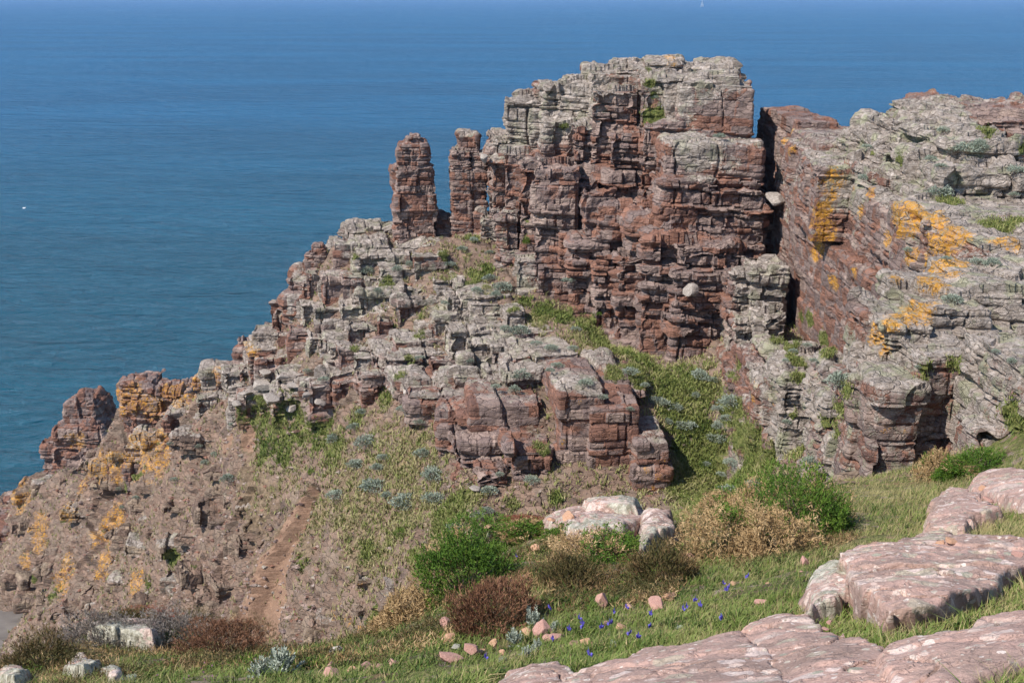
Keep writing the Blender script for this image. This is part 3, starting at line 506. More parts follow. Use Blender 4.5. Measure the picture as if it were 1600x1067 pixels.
#VEG
# ------------------------------------------------------------------ clifftop slabs and boulders
def ray_ground(px, py, lift=0., y0=2.5, y1=26.):
    Y = np.geomspace(y0, y1, 500); p = P(np.full(500, px), np.full(500, py), Y); h = base_h(p[:, 0], p[:, 1])+lift
    k = np.nonzero(p[:, 2] < h)[0]
    return p[k[0]] if len(k) else p[-1]
def poly_sd(pol, x, y):
    d = np.full(len(x), 1e9); n = len(pol)
    for i in range(n):
        a = pol[i]; b = pol[(i+1) % n]; e = b-a; t = np.clip(((x-a[0])*e[0]+(y-a[1])*e[1])/(e@e), 0, 1)
        d = np.minimum(d, np.hypot(x-a[0]-t*e[0], y-a[1]-t*e[1]))
    return np.where(inside(pol, x, y), d, -d)
SLABS = []
def slab(name, outline, thick, g=.015, edge=.06, amp=.05, lich=.4, label=None, cat=None, kind=None, hue=0., steps=.0, shear=None, grow=.03, pl=.6):
    q = np.array([ray_ground(t[0], t[1], t[2] if len(t) > 2 else thick) for t in outline]); pol = q[:, :2]
    A = np.c_[pol, np.ones(len(pol))]; co = np.linalg.lstsq(A, q[:, 2], rcond=None)[0]
    lo, hi = pol.min(0)-.12, pol.max(0)+.12
    nx, ny = int((hi[0]-lo[0])/g)+2, int((hi[1]-lo[1])/g)+2
    X, Yy = np.meshgrid(np.linspace(lo[0], hi[0], nx), np.linspace(lo[1], hi[1], ny), indexing='ij'); x, y = X.ravel(), Yy.ravel()
    p3 = np.stack([x, y, 0*x], 1)
    sd = poly_sd(pol, x, y)+grow+.05*fbm(p3*2.2, 3, 70)+.03*fbm(p3*7, 4, 71)+.03*(vn(np.floor(p3*6), 88))
    gr_ = base_h(x, y); top = np.c_[x, y, np.ones(len(x))]@co
    top = pl*top+(1-pl)*(gr_+thick)
    top += amp*2.2*fbm(p3*1.3, 4, 72)+amp*.5*fbm(p3*7, 4, 73)+amp*.25*fbm(p3*25, 3, 74)
    if steps: 
        qz = fbm(p3*.9+3, 3, 75)*3; top += steps*(np.floor(qz)*.5+sst(.75, 1, qz-np.floor(qz))*.5)
    f = sst(-edge, edge*1.2, sd); f2 = .92*f+.08*sst(0, .3, sd); ck = np.abs(vn(p3*np.array([1.7, 2.6, 1])+.5*fbm(p3*3, 2, 95)[:, None], 96)); top -= .05*(1-sst(.0, .03, ck)); qs = (p3@np.array([.35, .9, 0])+.12*fbm(p3*1.5, 3, 97))*2.4; qf = qs-np.floor(qs); top += .035*(hsh(np.floor(qs), 98)-.5)*sst(0, .04, qf)*sst(1, .96, qf)
    z = (gr_-.25)*(1-f2)+top*f2
    V = np.stack([x, y, z], 1); Qd = grid_quads(nx, ny)
    m = (sd > -.10)[Qd].any(1); V[:, :2] += (np.array(shear)*((z-gr_)/thick)[:, None] if shear else 0); Qd = Qd[m]; us = np.unique(Qd); mp = np.zeros(len(V), int); mp[us] = np.arange(len(us)); V = V[us]; Qd = mp[Qd]
    n = len(V); a = dict(mk=np.stack([np.clip(.45+hue+.5*fbm(V*.9, 3, 76), 0, 1), np.clip(lich+.3*fbm(V*1.1, 3, 77), 0, 1), np.zeros(n)], 1), gr=np.zeros((n, 3)))
    SLABS.append((pol, thick))
    return link(name, mesh(name, V, Qd, M['slab'], a, True), label=label, cat=cat, kind=kind)
slab('bedrock_slab', [(765, 1062), (790, 1040), (870, 1024), (905, 1045), (955, 1080), (900, 1115), (750, 1115)], .10, .012, .05, .03, .45, 'rounded pink slab at the bottom edge, left end of the foreground bedrock', 'rock slab')
slab('bedrock_slab', [(885, 1048), (935, 1028), (983, 1023), (1009, 1009), (1059, 1004), (1101, 991), (1160, 978), (1212, 1010), (1240, 1050), (1290, 1120), (880, 1130)], .12, .012, .05, .03, .42, 'broad pink lichen blotched slab at the bottom centre', 'rock slab')
slab('bedrock_slab', [(1158, 977), (1190, 955), (1215, 947), (1243, 949), (1279, 956), (1324, 980), (1385, 990), (1420, 1030), (1460, 1130), (1270, 1130), (1205, 1030)], .11, .012, .05, .03, .40, 'flat pink slab with pale round lichen blotches beside a small green moss cushion', 'rock slab')
slab('bedrock_slab', [(1372, 994), (1383, 984), (1431, 973), (1487, 961), (1513, 964), (1544, 950), (1580, 938), (1640, 925), (1720, 930), (1700, 985), (1560, 1018), (1450, 1070), (1380, 1080)], .16, .012, .06, .035, .40, 'long pink slab at the lower right edge of the picture', 'rock slab')
slab('rock_ledge', [(1322, 846, .42), (1340, 832, .42), (1375, 828, .36), (1405, 834, .3), (1433, 829, .26), (1449, 815, .24), (1484, 815, .22), (1512, 826, .2), (1600, 829, .16), (1720, 833, .14), (1720, 890, .1), (1600, 884, .12), (1550, 906, .15), (1500, 912, .22), (1450, 905, .3), (1390, 890, .38)], .3, .014, .05, .05, .42, 'big tilted pinkish slab with a dark undercut edge and grey lichen tufts', 'rock slab', steps=.03, shear=(-.10, -.16), pl=1.)
slab('rock_ledge', [(1448, 822), (1454, 782), (1468, 770), (1484, 757), (1508, 761), (1531, 772), (1560, 790), (1531, 800), (1510, 819)], .18, .016, .06, .04, .45, 'pale pink slab rising behind the big undercut slab, with a red stone on it', 'rock slab')
slab('rock_ledge', [(1510, 760), (1531, 737), (1557, 728), (1597, 735), (1700, 745), (1700, 775), (1600, 780), (1545, 768)], .18, .018, .06, .04, .45, 'low pale rock at the right edge under the green gorse', 'rock slab')
slab('lichen_boulder', [(1258, 905), (1273, 887), (1306, 875), (1337, 879), (1345, 895), (1320, 918), (1292, 925), (1266, 932)], .20, .012, .06, .05, .66, 'rounded grey lichened boulder with one orange lichen spot', 'boulder')
slab('rock_outcrop', [(841, 803), (873, 790), (900, 783), (925, 770), (985, 768), (1012, 800), (978, 822), (941, 832), (880, 826)], .26, .02, .08, .06, .62, 'white and pink blotched outcrop at the edge of the drop', 'rock')
slab('rock_outcrop', [(918, 765), (930, 754), (965, 752), (998, 765), (1000, 786), (950, 784), (915, 784)], .36, .02, .08, .05, .75, 'yellow green lichened block, the highest of the outcrop at the edge of the drop', 'rock')
slab('rock_outcrop', [(997, 812), (1003, 792), (1013, 787), (1047, 795), (1062, 812), (1037, 826), (1005, 840)], .27, .016, .06, .05, .68, 'squarish whitish boulder at the right end of the outcrop by the drop', 'boulder')
slab('lichen_boulder', [(738, 826), (749, 810), (768, 814), (765, 830)], .25, .016, .05, .05, .66, 'pale lichened boulder at the brink above the green gorse', 'boulder')
slab('rock_outcrop', [(140, 985), (175, 962), (225, 955), (275, 960), (318, 978), (240, 992)], .22, .016, .06, .05, .66, 'low lichened rock under the red leaved mat at the lower left brow', 'rock')
slab('lichen_boulder', [(98, 1034), (112, 1016), (135, 1014), (150, 1026), (130, 1040)], .16, .016, .05, .05, .66, 'pale green lichened boulder in the heather at lower left', 'boulder')
slab('lichen_boulder', [(-10, 1050), (10, 1036), (38, 1036), (42, 1048), (20, 1058)], .16, .014, .05, .05, .66, 'white lichened rock at the left edge of the picture', 'boulder')
slab('lichen_boulder', [(163, 1042), (172, 1030), (188, 1032), (190, 1044), (175, 1050)], .12, .014, .05, .05, .64, 'small lichened stone in the grass right of the pale green boulder', 'boulder')
# ------------------------------------------------------------------ stones
def stone_mesh(seed, mat, el=(1, .8, .6)):
    bm_v = []
    r = np.random.default_rng(seed); n = 18; a, b_ = np.meshgrid(np.linspace(-1, 1, n), np.linspace(-1, 1, n), indexing='ij'); V = []; Q = []; off = 0
    for ax in range(3):
        for sg in (-1, 1):
            p = np.zeros((n*n, 3)); o = [i for i in range(3) if i != ax]; p[:, ax] = sg; p[:, o[0]] = a.ravel(); p[:, o[1]] = b_.ravel()
            q = grid_quads(n, n, off); Q.append(q[:, ::-1] if (ax == 1) ^ (sg < 0) else q); V.append(p); off += n*n
    V = np.concatenate(V); V /= np.linalg.norm(V, axis=1)[:, None]**.75
    for k in range(15):                                       # planes knock facets off it
        d = r.normal(size=3); d /= np.linalg.norm(d); h = r.uniform(.42, .8); e = V@d-h; V -= np.maximum(e, 0)[:, None]*d*.92
    V += (V*(.06*fbm(V*2.5+seed, 3, seed)+.02*fbm(V*9+seed, 2, seed))[:, None]); V *= np.array(el)
    return mesh('stone', V, np.concatenate(Q), mat, None, False)
SM = {}; SMK = {}
def stone(px, py, w_, kind, label, el=(1, .75, .6), group='loose stones on the clifftop', name='stone', cat='stone', rot=None, lift=.0, at=None, sink=.15):
    p = np.array(at) if at is not None else ray_ground(px, py, lift); s_ = w_*.6*math.hypot(p[1], p[2]-CZ)/F
    SMK[kind] = SMK.get(kind, 0)+1; key = (kind, SMK[kind] % 6)
    if key not in SM: SM[key] = stone_mesh(100+len(SM), M[kind])
    o = link(name, SM[key], None, label, cat, group); o.location = (p[0], p[1], p[2]+s_*el[2]*(1-sink*2)); o.scale = (s_*el[0]*1.15, s_*el[1]*1.3, s_*el[2]*1.6)
    o.rotation_euler = rot or (random.uniform(-.3, .3), random.uniform(-.3, .3), random.uniform(0, 6)); return o
for t in [(940, 952, 26, 'pinkstone', 'tall pink stone standing on end in the green grass', (1, .7, 1.5)), (1025, 952, 30, 'pinkstone', 'long pink stone lying in the grass among the violet flowers'), (1045, 938, 22, 'ochrestone', 'orange brown stone behind the long pink stone in the grass'), (983, 952, 16, 'pinkstone', 'small pink stone between the standing stone and the long pink stone'),
          (697, 986, 22, 'pinkstone', 'pink wedge shaped stone at the foot of the dark heather mound', (1, .7, 1.4)), (703, 1001, 22, 'ochrestone', 'light pink stone just below the wedge shaped stone'), (738, 1024, 26, 'pinkstone', 'pointed dark pink stone with a shaded right face', (1, .8, 1)), (702, 1033, 38, 'pinkstone', 'wide cracked pink stone lying flat in the grass', (1.1, .7, .5)), (716, 1015, 24, 'greystone', 'greyish pink stone behind the wide cracked stone'), (752, 1020, 12, 'ochrestone', 'tiny pale stone touching the pointed dark pink stone'),
          (516, 1060, 30, 'pinkstone', 'blocky pale pink stone at the bottom, largest of the row right of the silver plant', (1, .8, .8)), (522, 1043, 22, 'pinkstone', 'dark mauve stone leaning behind the blocky pale pink stone'), (572, 1046, 26, 'pinkstone', 'reddish stone with a flat top in the bottom row of stones'), (551, 1052, 20, 'ochrestone', 'light tan stone between the blocky pale stone and the reddish one'), (594, 1046, 18, 'pinkstone', 'mauve stone behind the small orange one in the bottom row'), (598, 1057, 15, 'ochrestone', 'small orange stone at the bottom of the row of stones'), (616, 1041, 20, 'pinkstone', 'light pink angular stone at the right end of the bottom row'),
          (527, 1024, 18, 'whitestone', 'single white stone standing in the grass above the bottom row of stones', (1, .6, 1.1)), (824, 990, 19, 'ochrestone', 'tan stone left of the pile beside the silver plant'), (848, 992, 28, 'pinkstone', 'largest pink stone of the pile beside the silver plant', (1, .9, .9)), (857, 1001, 20, 'pinkstone', 'low pink stone in front of the largest stone of the pile'), (871, 1000, 20, 'pinkstone', 'flat pink stone at the right of the pile beside the silver plant'), (898, 1008, 16, 'pinkstone', 'left stone of the pair lying in the grass just above the bedrock'), (918, 1008, 22, 'ochrestone', 'right brown stone of the pair lying in the grass just above the bedrock'),
          (945, 976, 13, 'pinkstone', 'small round pink stone beside the violet flowers below the standing stone'), (970, 984, 20, 'ochrestone', 'flat tan stone right of the violet flowers below the standing stone'), (760, 1050, 16, 'ochrestone', 'bright orange pink stone left of the bottom left slab'), (771, 1008, 16, 'ochrestone', 'brown stone half hidden in grass left of the silver plant'), (785, 1022, 12, 'ochrestone', 'small tan pebble above the rounded bottom slab'),
          (1143, 917, 14, 'ochrestone', 'tan pink stone below the big dry gorse'), (1160, 921, 11, 'whitestone', 'pale pebble right of the tan pink stone below the big dry gorse'), (1186, 946, 22, 'pinkstone', 'pink stone at the upper corner of the bedrock'), (1256, 887, 14, 'pinkstone', 'upright pink stone left of the grey lichened boulder', (1, .8, 1.7)), (1252, 897, 11, 'pinkstone', 'low pink stone at the foot of the upright pink stone'), (1221, 897, 14, 'ochrestone', 'faint tan stone in grass between the gorse and the lichened boulder'), (1110, 906, 9, 'pinkstone', 'tiny pink pebble right of the round heather mound'), (1081, 875, 17, 'pinkstone', 'pink stone on top of the round heather mound edge'), (1199, 913, 9, 'ochrestone', 'tiny tan pebble in grass above the bedrock corner'), (1300, 872, 11, 'pinkstone', 'small brown stone resting behind the grey lichened boulder'),
          (838, 864, 15, 'ochrestone', 'tan upright stone in the middle of the heather patch', (1, .7, 1.2)), (827, 871, 14, 'ochrestone', 'lower tan stone leaning on the upright one in the heather patch'), (797, 924, 16, 'whitestone', 'white stone beside the pink thrift right of the heather mound')]:
    stone(*t[:5], el=t[5] if len(t) > 5 else (1, .8, random.uniform(.5, .7)))
for px, py, w_, k_, lift, lb in [(887, 812, 26, 'ochrestone', .27, 'salmon pink stone lying on the white blotched outcrop'), (763, 824, 14, 'ochrestone', .25, 'salmon stone against the pale boulder at the brink'), (862, 814, 13, 'ochrestone', .25, 'small tan stone at the left of the white blotched outcrop'), (1485, 847, 18, 'ochrestone', .24, 'salmon flake of stone on the big undercut slab'), (1470, 850, 13, 'ochrestone', .24, 'pale flake left of the salmon flake on the big undercut slab'), (1545, 784, 20, 'pinkstone', .2, 'red stone on the pale slab behind the big undercut slab'), (1535, 764, 12, 'ochrestone', .18, 'small orange stone beyond the red stone on the pale slab'), (1587, 868, 18, 'pinkstone', .24, 'dark mauve stone at the right edge of the big undercut slab'), (1565, 872, 13, 'pinkstone', .24, 'low mauve stone left of the dark mauve one on the undercut slab'),
                                (1290, 984, 10, 'pinkstone', .12, 'small cube of stone lying on the flat pink slab'), (1295, 973, 9, 'pinkstone', .12, 'pink pebble behind the small cube on the flat pink slab'), (1562, 908, 11, 'ochrestone', .05, 'left pebble of the row in the red soil under the big slab'), (1573, 905, 9, 'ochrestone', .05, 'right pebble of the row in the red soil under the big slab'), (1413, 972, 9, 'pinkstone', .05, 'pink pebble in the grass just behind the long slab')]:
    stone(px, py, w_, k_, lb, (1, .9, .35), lift=lift, sink=.05)
def far_stone(px, py, w_, kind, label, el, dy=0., rot=None, name='boulder'):
    p = hit(px, py); p = P(px, py, p[1]+dy); return stone(px, py, w_, kind, label, el, None, name, 'boulder', rot, at=p, sink=.3)
far_stone(1215, 318, 30, 'farstone', 'pale squarish boulder jammed in the dark cleft right of the big buttress', (1, 1, .9), -.3, (.3, .4, .3))
far_stone(757, 252, 15, 'farstone', 'white boulder perched in the gap between the slim pillar and the buttress', (.8, 1, 1.1), -.2, (.2, .5, .2))
far_stone(1077, 456, 24, 'farstone', 'grey green boulder sticking out of the red face low on the buttress', (1, 1.1, .8), -.3, (.1, .1, .3))
for px, py, w_, lb in [(410, 600, 34, 'largest pale boulder on the ridge left of the stepped ledges'), (425, 622, 30, 'flat whitish boulder at the top of the grassy patch'), (455, 637, 22, 'small white boulder lying alone in the grassy patch'), (385, 612, 18, 'little pale boulder left of the flat whitish one'), (440, 588, 20, 'pale boulder right of the largest one on the ridge'), (372, 628, 16, 'pale stone at the brow above the landslip'), (480, 615, 20, 'grey boulder where the grass meets the ledges'), (415, 580, 20, 'pale boulder just behind the largest one on the ridge'), (455, 600, 22, 'pale squarish boulder beside the lowest ledges'), (500, 625, 18, 'purple grey boulder under the lowest ledge'), (745, 762, 20, 'pale stone in the green hollow below the middle buttress'), (740, 832, 22, 'pinkish block standing in the grass below the small lower buttress')]:
    far_stone(px, py+4, w_, 'farstone', lb, (1, .9, .5), -.1)
# ------------------------------------------------------------------ plants
def unit(v): return v/np.maximum(np.linalg.norm(v, axis=-1, keepdims=True), 1e-9)
def leaves(p, d, L, Wd, v, bend=.0):
    """one kite-shaped leaf per row: base p, direction d, length L, width Wd"""
    n = len(p); r = rng.normal(size=(n, 3)); s = unit(np.cross(d, r)); L = np.asarray(L).reshape(-1, 1); Wd = np.asarray(Wd).reshape(-1, 1)
    m = p+d*L*.45; V = np.stack([p, m+s*Wd*.5, p+d*L+np.array([0, 0, -1])*L*bend, m-s*Wd*.5], 1).reshape(-1, 3)
    return V, np.arange(4*n).reshape(-1, 4), np.repeat(v, 4)
def dome_points(n, seed, lump=.3, flat=0.):
    r = np.random.default_rng(seed); d = r.normal(size=(n, 3)); d[:, 2] = np.abs(d[:, 2])-flat*.2; d = unit(d)
    rad = 1+lump*1.5*fbm(d*1.8+seed, 3, seed)+.22*vn(d*5+seed, seed)+.12*vn(d*11+seed, seed+1); rr = rad*(1-.45*r.random(n)**2.2)
    return d*rr[:, None], d, r
def foliage(name, n, seed, L, Wd, mat, lump=.3, up=.5, jit=.6, vlo=.0, vhi=1., sel=None, h=(1, 1, .8)):
    p, d, r = dome_points(n, seed, lump)
    c = vn(d*3.2+seed*3, seed+5)*.5+.5
    if sel is not None:
        m = sel(d, c, r.random(n)); p, d, c = p[m], d[m], c[m]
    n = len(p); q = unit(d+np.array([0, 0, up])+r.normal(size=(n, 3))*jit)
    v = np.clip(vlo+(vhi-vlo)*(.25+.3*c+.45*(r.random(n)-.2)), 0, 1)
    V, Q, A = leaves(p*np.array(h), q, L*r.uniform(.6, 1.3, n), Wd*r.uniform(.7, 1.2, n), v); return mesh(name, V, Q, mat, {'v': A})
def stems(name, n, seed, mat, h=(1, 1, .8), rad=.02, reach=.8):
    r = np.random.default_rng(seed); d = r.normal(size=(n, 3)); d[:, 2] = np.abs(d[:, 2])+.4; d = unit(d); e = d*np.array(h)*reach
    V = []; Q = []
    for i in range(n):
        a = np.array([0, 0, -.25]); s1 = unit(np.cross(e[i], [0, 0, 1.01])); s2 = unit(np.cross(e[i], s1)); o = len(V)
        mid = a*.5+e[i]*.5+r.normal(size=3)*.06
        for c, rd in ((a, rad*1.6), (mid, rad), (e[i], rad*.4)):
            for k in range(4): V.append(c+rd*(s1*math.cos(k*math.pi/2)+s2*math.sin(k*math.pi/2)))
        for lv in (0, 4):
            for k in range(4): Q.append((o+lv+k, o+lv+(k+1) % 4, o+lv+4+(k+1) % 4, o+lv+4+k))
    return mesh(name, np.array(V), np.array(Q), mat, {'v': np.full(len(V), .5)})
# silver shrubs: five shapes, shared
RW_V = [(foliage('foliage', 900, 200+i, .22, .085, M['ragwort'], .35, .5, .55, .1, .95, h=(1, .95, .72)), stems('stems', 16, 210+i, M['stem'], (1, .95, .7), .02, .85)) for i in range(6)]
RW_NEAR = [(foliage('foliage', 3600, 230+i, .13, .045, M['ragwort'], .4, .6, .6, .25, 1.1, h=(1, .95, .9)), stems('stems', 26, 240+i, M['stem'], (1, .95, .85), .012, .9)) for i in range(2)]
def shrub(root_name, parts, p, sx, sy, sz, label, cat, group=None, rz=None, names=('foliage', 'stems')):
    e = link(root_name, None, None, label, cat, group); e.location = p; e.scale = (sx, sy, sz); e.rotation_euler = (0, 0, random.uniform(0, 6.3) if rz is None else rz)
    for nm, me_ in zip(names, parts): link(nm, me_, e)
    return e
ORD = ['leftmost', 'second from left', 'third from left', 'fourth from left', 'fifth from left', 'sixth from left', 'seventh from left', 'eighth from left', 'ninth from left', 'tenth from left', 'eleventh from left', 'twelfth from left']
RAG = {
 'on the bare brown slope above the landslip': '570,693,32 555,728,26 520,688,20 553,668,22',
 'in the brown slope cluster below the ledges': '600,716,20 588,732,18 585,766,36 525,775,26 603,775,18',
 'along the foot of the middle buttress': '675,745,34 660,710,28 633,788,46 676,782,32 565,645,18 625,640,14 655,660,14',
 'in the green hollow by the lower buttress': '708,828,24 832,752,24 765,768,22 780,742,14 745,806,20 762,800,18',
 'on the ledge shelf between upper and middle cliffs': '815,588,30 805,610,18 812,520,30 838,538,18 862,545,20 775,605,14 790,515,14',
 'on the sloping shelf under the big buttress': '900,515,16 872,572,16 915,600,22 942,622,14 985,583,20 860,580,14 895,545,14',
 'at the top of the grassy gully': '1008,603,14 1030,630,24 1056,638,22 1095,590,28 1116,595,16 1088,620,16 985,640,12',
 'in the middle of the grassy gully': '1145,632,36 1120,688,26 1070,666,26 1125,668,22 1135,655,20 1045,660,14',
 'at the bottom of the grassy gully': '1145,726,26 1104,726,14 1138,772,30 1183,762,36 1122,640,16 1128,742,14',
 'beside the rock pillars': '765,436,22 786,452,26 745,455,18 775,462,18 702,414,16 722,390,14 640,414,14 740,376,12',
 'on the upper stepped ledges': '575,425,22 620,422,14 590,455,12 695,475,12 655,560,12 505,594,14 480,580,12 735,565,12',
 'on the lichened spur right of the gully': '1312,600,42 1272,564,14 1240,550,14 1228,565,12 1262,540,12 1230,660,12 1270,728,30 1296,712,12',
 'on the plateau rocks at upper right': '1591,268,24 1470,303,28 1512,236,32 1532,230,26 1475,205,20 1456,250,18 1472,260,18 1585,305,14',
 'on the ledges below the plateau': '1355,230,14 1350,280,16 1530,410,22 1552,414,24 1490,470,26 1420,392,14 1480,405,14',
 'on the near cliff block ledges': '1435,575,10 1556,550,12 1582,566,16',
 'high on the big buttress': '1125,214,18 1025,153,9 887,439,14 765,395,12',
 'on the purple scarp at lower left': '272,750,14 335,710,12 355,750,20 310,698,10 320,724,12 185,764,10 190,794,10 212,778,9 362,664,9 265,694,10',
}
k_ = 0
for reg, txt in RAG.items():
    L_ = sorted([tuple(map(float, t.split(','))) for t in txt.split()]); mx = max(t[2] for t in L_)
    for i, (px, py, s_) in enumerate(L_):
        p = hit(px, py); sz = s_*.5*p[1]/F*1.08
        lb = ('largest silvery shrub ' if s_ == mx and sum(t[2] == mx for t in L_) == 1 else ORD[i]+' silvery shrub ')+reg
        shrub('silver_shrub', RW_V[k_ % 6], (p[0], p[1]+sz*.3, p[2]-sz*.05), sz*random.uniform(.85, 1.3), sz*random.uniform(.8, 1.2), sz*random.uniform(.6, 1.1), lb, 'shrub', 'silvery shrubs on the cliffs'); k_ += 1
def near_shrub(px, py, wpx, hpx, lb, i=0, lift=0.):
    p = ray_ground(px, py, lift); s_ = wpx*.5*math.hypot(p[1], p[2]-CZ)/F; shrub('silver_plant', RW_NEAR[i % 2], (p[0], p[1], p[2]), s_, s_, s_*hpx/wpx*1.1, lb, 'plant')
near_shrub(1572, 632, 100, 48, 'wide silver shrub on the ledge at the right edge of the near cliff block', 0)
# whitish plants with lobed upright leaves close to the camera
def dusty(seed, n=46):
    r = np.random.default_rng(seed); P0, D0, L0, W0, A0 = [], [], [], [], []; sv = []
    for i in range(n):
        a = r.uniform(0, 6.28); e = r.uniform(.2, 1.45); d = np.array([math.cos(a)*math.cos(e), math.sin(a)*math.cos(e), math.sin(e)]); L = r.uniform(.55, 1.0); b0 = np.array([0, 0, 0.])+r.normal(size=3)*[.12, .12, 0]
        sd = unit(np.cross(d, [0, 0, 1.]))
        for j in range(11):
            t = .35+.65*j/10; c = b0+d*L*t
            for sg in (-1, 1):
                P0.append(c); D0.append(unit(d*.55+sd*sg*.8+r.normal(size=3)*.15)); L0.append(.20*(1.15-abs(t-.7))); W0.append(.07); A0.append(.55+.45*r.random())
        P0.append(b0); D0.append(d); L0.append(L*1.05); W0.append(.035); A0.append(.6)
    V, Q, A = leaves(np.array(P0), np.array(D0), L0, W0, np.array(A0)); return mesh('leaves', V, Q, M['ragwort'], {'v': A})
DUSTY = [dusty(300+i) for i in range(3)]
for i, (px, py, w_, h_, lb) in enumerate([(440, 1056, 60, 56, 'tall whitish leafy plant at the bottom, right of the thrift'), (408, 1060, 40, 36, 'low whitish plant touching the left of the tall one'), (833, 978, 34, 34, 'whitish plant behind the pile of pink stones'), (804, 1006, 32, 28, 'whitish plant left of the pile of pink stones'), (838, 1018, 22, 24, 'small whitish sprig in front of the pile of pink stones'), (822, 1026, 22, 20, 'small whitish sprig just above the rounded bottom slab'), (868, 984, 22, 16, 'whitish sprig at the right shoulder of the pile of stones'), (960, 1010, 18, 12, 'tiny whitish sprig in the grass above the broad slab'), (1062, 986, 16, 12, 'tiny whitish sprig in the grass left of the violet flowers'), (205, 1067, 30, 14, 'whitish sprig at the bottom edge left of the thrift'), (785, 1036, 16, 12, 'whitish sprig at the top left of the rounded bottom slab')]):
    p = ray_ground(px, py); s_ = math.hypot(p[1], p[2]-CZ)/F; e = link('silver_ragwort', None, None, lb, 'plant', 'whitish leafy plants near the camera'); e.location = p; e.scale = (w_*.5*s_, w_*.5*s_, h_*s_); e.rotation_euler = (0, 0, i*1.3); link('leaves', DUSTY[i % 3], e)
# gorse and heather
def spiky(n, seed, mat, name, sel, L, Wd, vlo, vhi, h, lump=.35, up=.7, jit=.7):
    """sprigs: clusters of narrow spikes"""
    p, d, r = dome_points(n, seed, lump, .2); c = fbm(d*1.6+seed*3, 3, seed+5)*.5+.5
    m = sel(d, c, r.random(n)); p, d, c = p[m], d[m], c[m]; n = len(p); ax = unit(d+np.array([0, 0, up])+r.normal(size=(n, 3))*.35)
    K = 5; pp = np.repeat(p, K, 0)+np.repeat(ax, K, 0)*(np.tile(np.arange(K), n)/K*L)[:, None]; dd = unit(np.repeat(ax, K, 0)+r.normal(size=(n*K, 3))*jit)
    tone = np.repeat(np.clip(.2+.6*(vn(d*5+seed, seed)*.5+.5)+.25*(r.random(n)-.5), 0, 1), K); v = np.clip(vlo+(vhi-vlo)*(tone+.25*(r.random(n*K)-.5)), 0, 1)
    V, Q, A = leaves(pp*np.array(h), dd, L*r.uniform(.5, 1.1, n*K), Wd, v); return mesh(name, V, Q, mat, {'v': A})
def bush(px, py, wpx, hpx, dryness, label, kind='gorse', yd=1.0, seed=0, lift=0., dens=1., cat=None):
    p = ray_ground(px, py, lift); s_ = math.hypot(p[1], p[2]-CZ)/F; rx = wpx*.5*s_; rz_ = hpx*s_*.95; ry = min(rx, rz_*1.3)*yd
    sc3 = np.array([rx, ry, rz_]); m_ = (rx*ry*rz_)**(1/3); n = int(2600*dens*min(2.2, max(.5, (wpx*hpx/9000)**.7)))
    side = random.uniform(-.5, .5)
    grn = lambda d, c, r: (c+.25*d[:, 2]-.15*(r-.5) > dryness*.9+.10) & (r > .02)
    dry = lambda d, c, r: (c+.25*d[:, 2]-.15*(r-.5) <= dryness*.9+.16)
    L = .06/m_*(.8 if kind == 'gorse' else .9); Wd = .010/m_*(1.1 if kind == 'gorse' else .7)
    e = link({'gorse': 'gorse_bush', 'heather': 'heather_bush', 'mat': 'creeping_plant'}[kind], None, None, label, cat or ('bush' if kind != 'mat' else 'plant')); e.location = (p[0], p[1]+ry*.2, p[2]-rz_*.05); e.scale = sc3
    big = 'heather' if kind != 'gorse' else 'gorse'
    big = 'redmat' if kind == 'mat' else 'heather_grey' if 'greyish' in label else 'heather_red' if ('reddish' in label or 'rusty' in label or label.startswith('brown')) else big
    a = spiky(n, seed, M[big], 'green_foliage' if kind == 'gorse' else 'foliage', grn, L, Wd, 0, 1, (1, 1, 1), up=1.6 if kind == 'heather' else .7, jit=.35 if kind == 'heather' else .7)
    if len(a.vertices): link('green_foliage' if kind == 'gorse' else 'foliage', a, e)
    if dryness > .05: link('dry_foliage', spiky(n, seed+1000, M['dry'], 'dry_foliage', lambda d, c, r: dry(d, c, r), L*1.1, Wd*.8, 0, 1, (1, 1, 1), jit=.9), e)
    link('branches', stems('branches', 22, seed+50, M['stem'], (1, 1, 1), .012, .85), e)
    return e
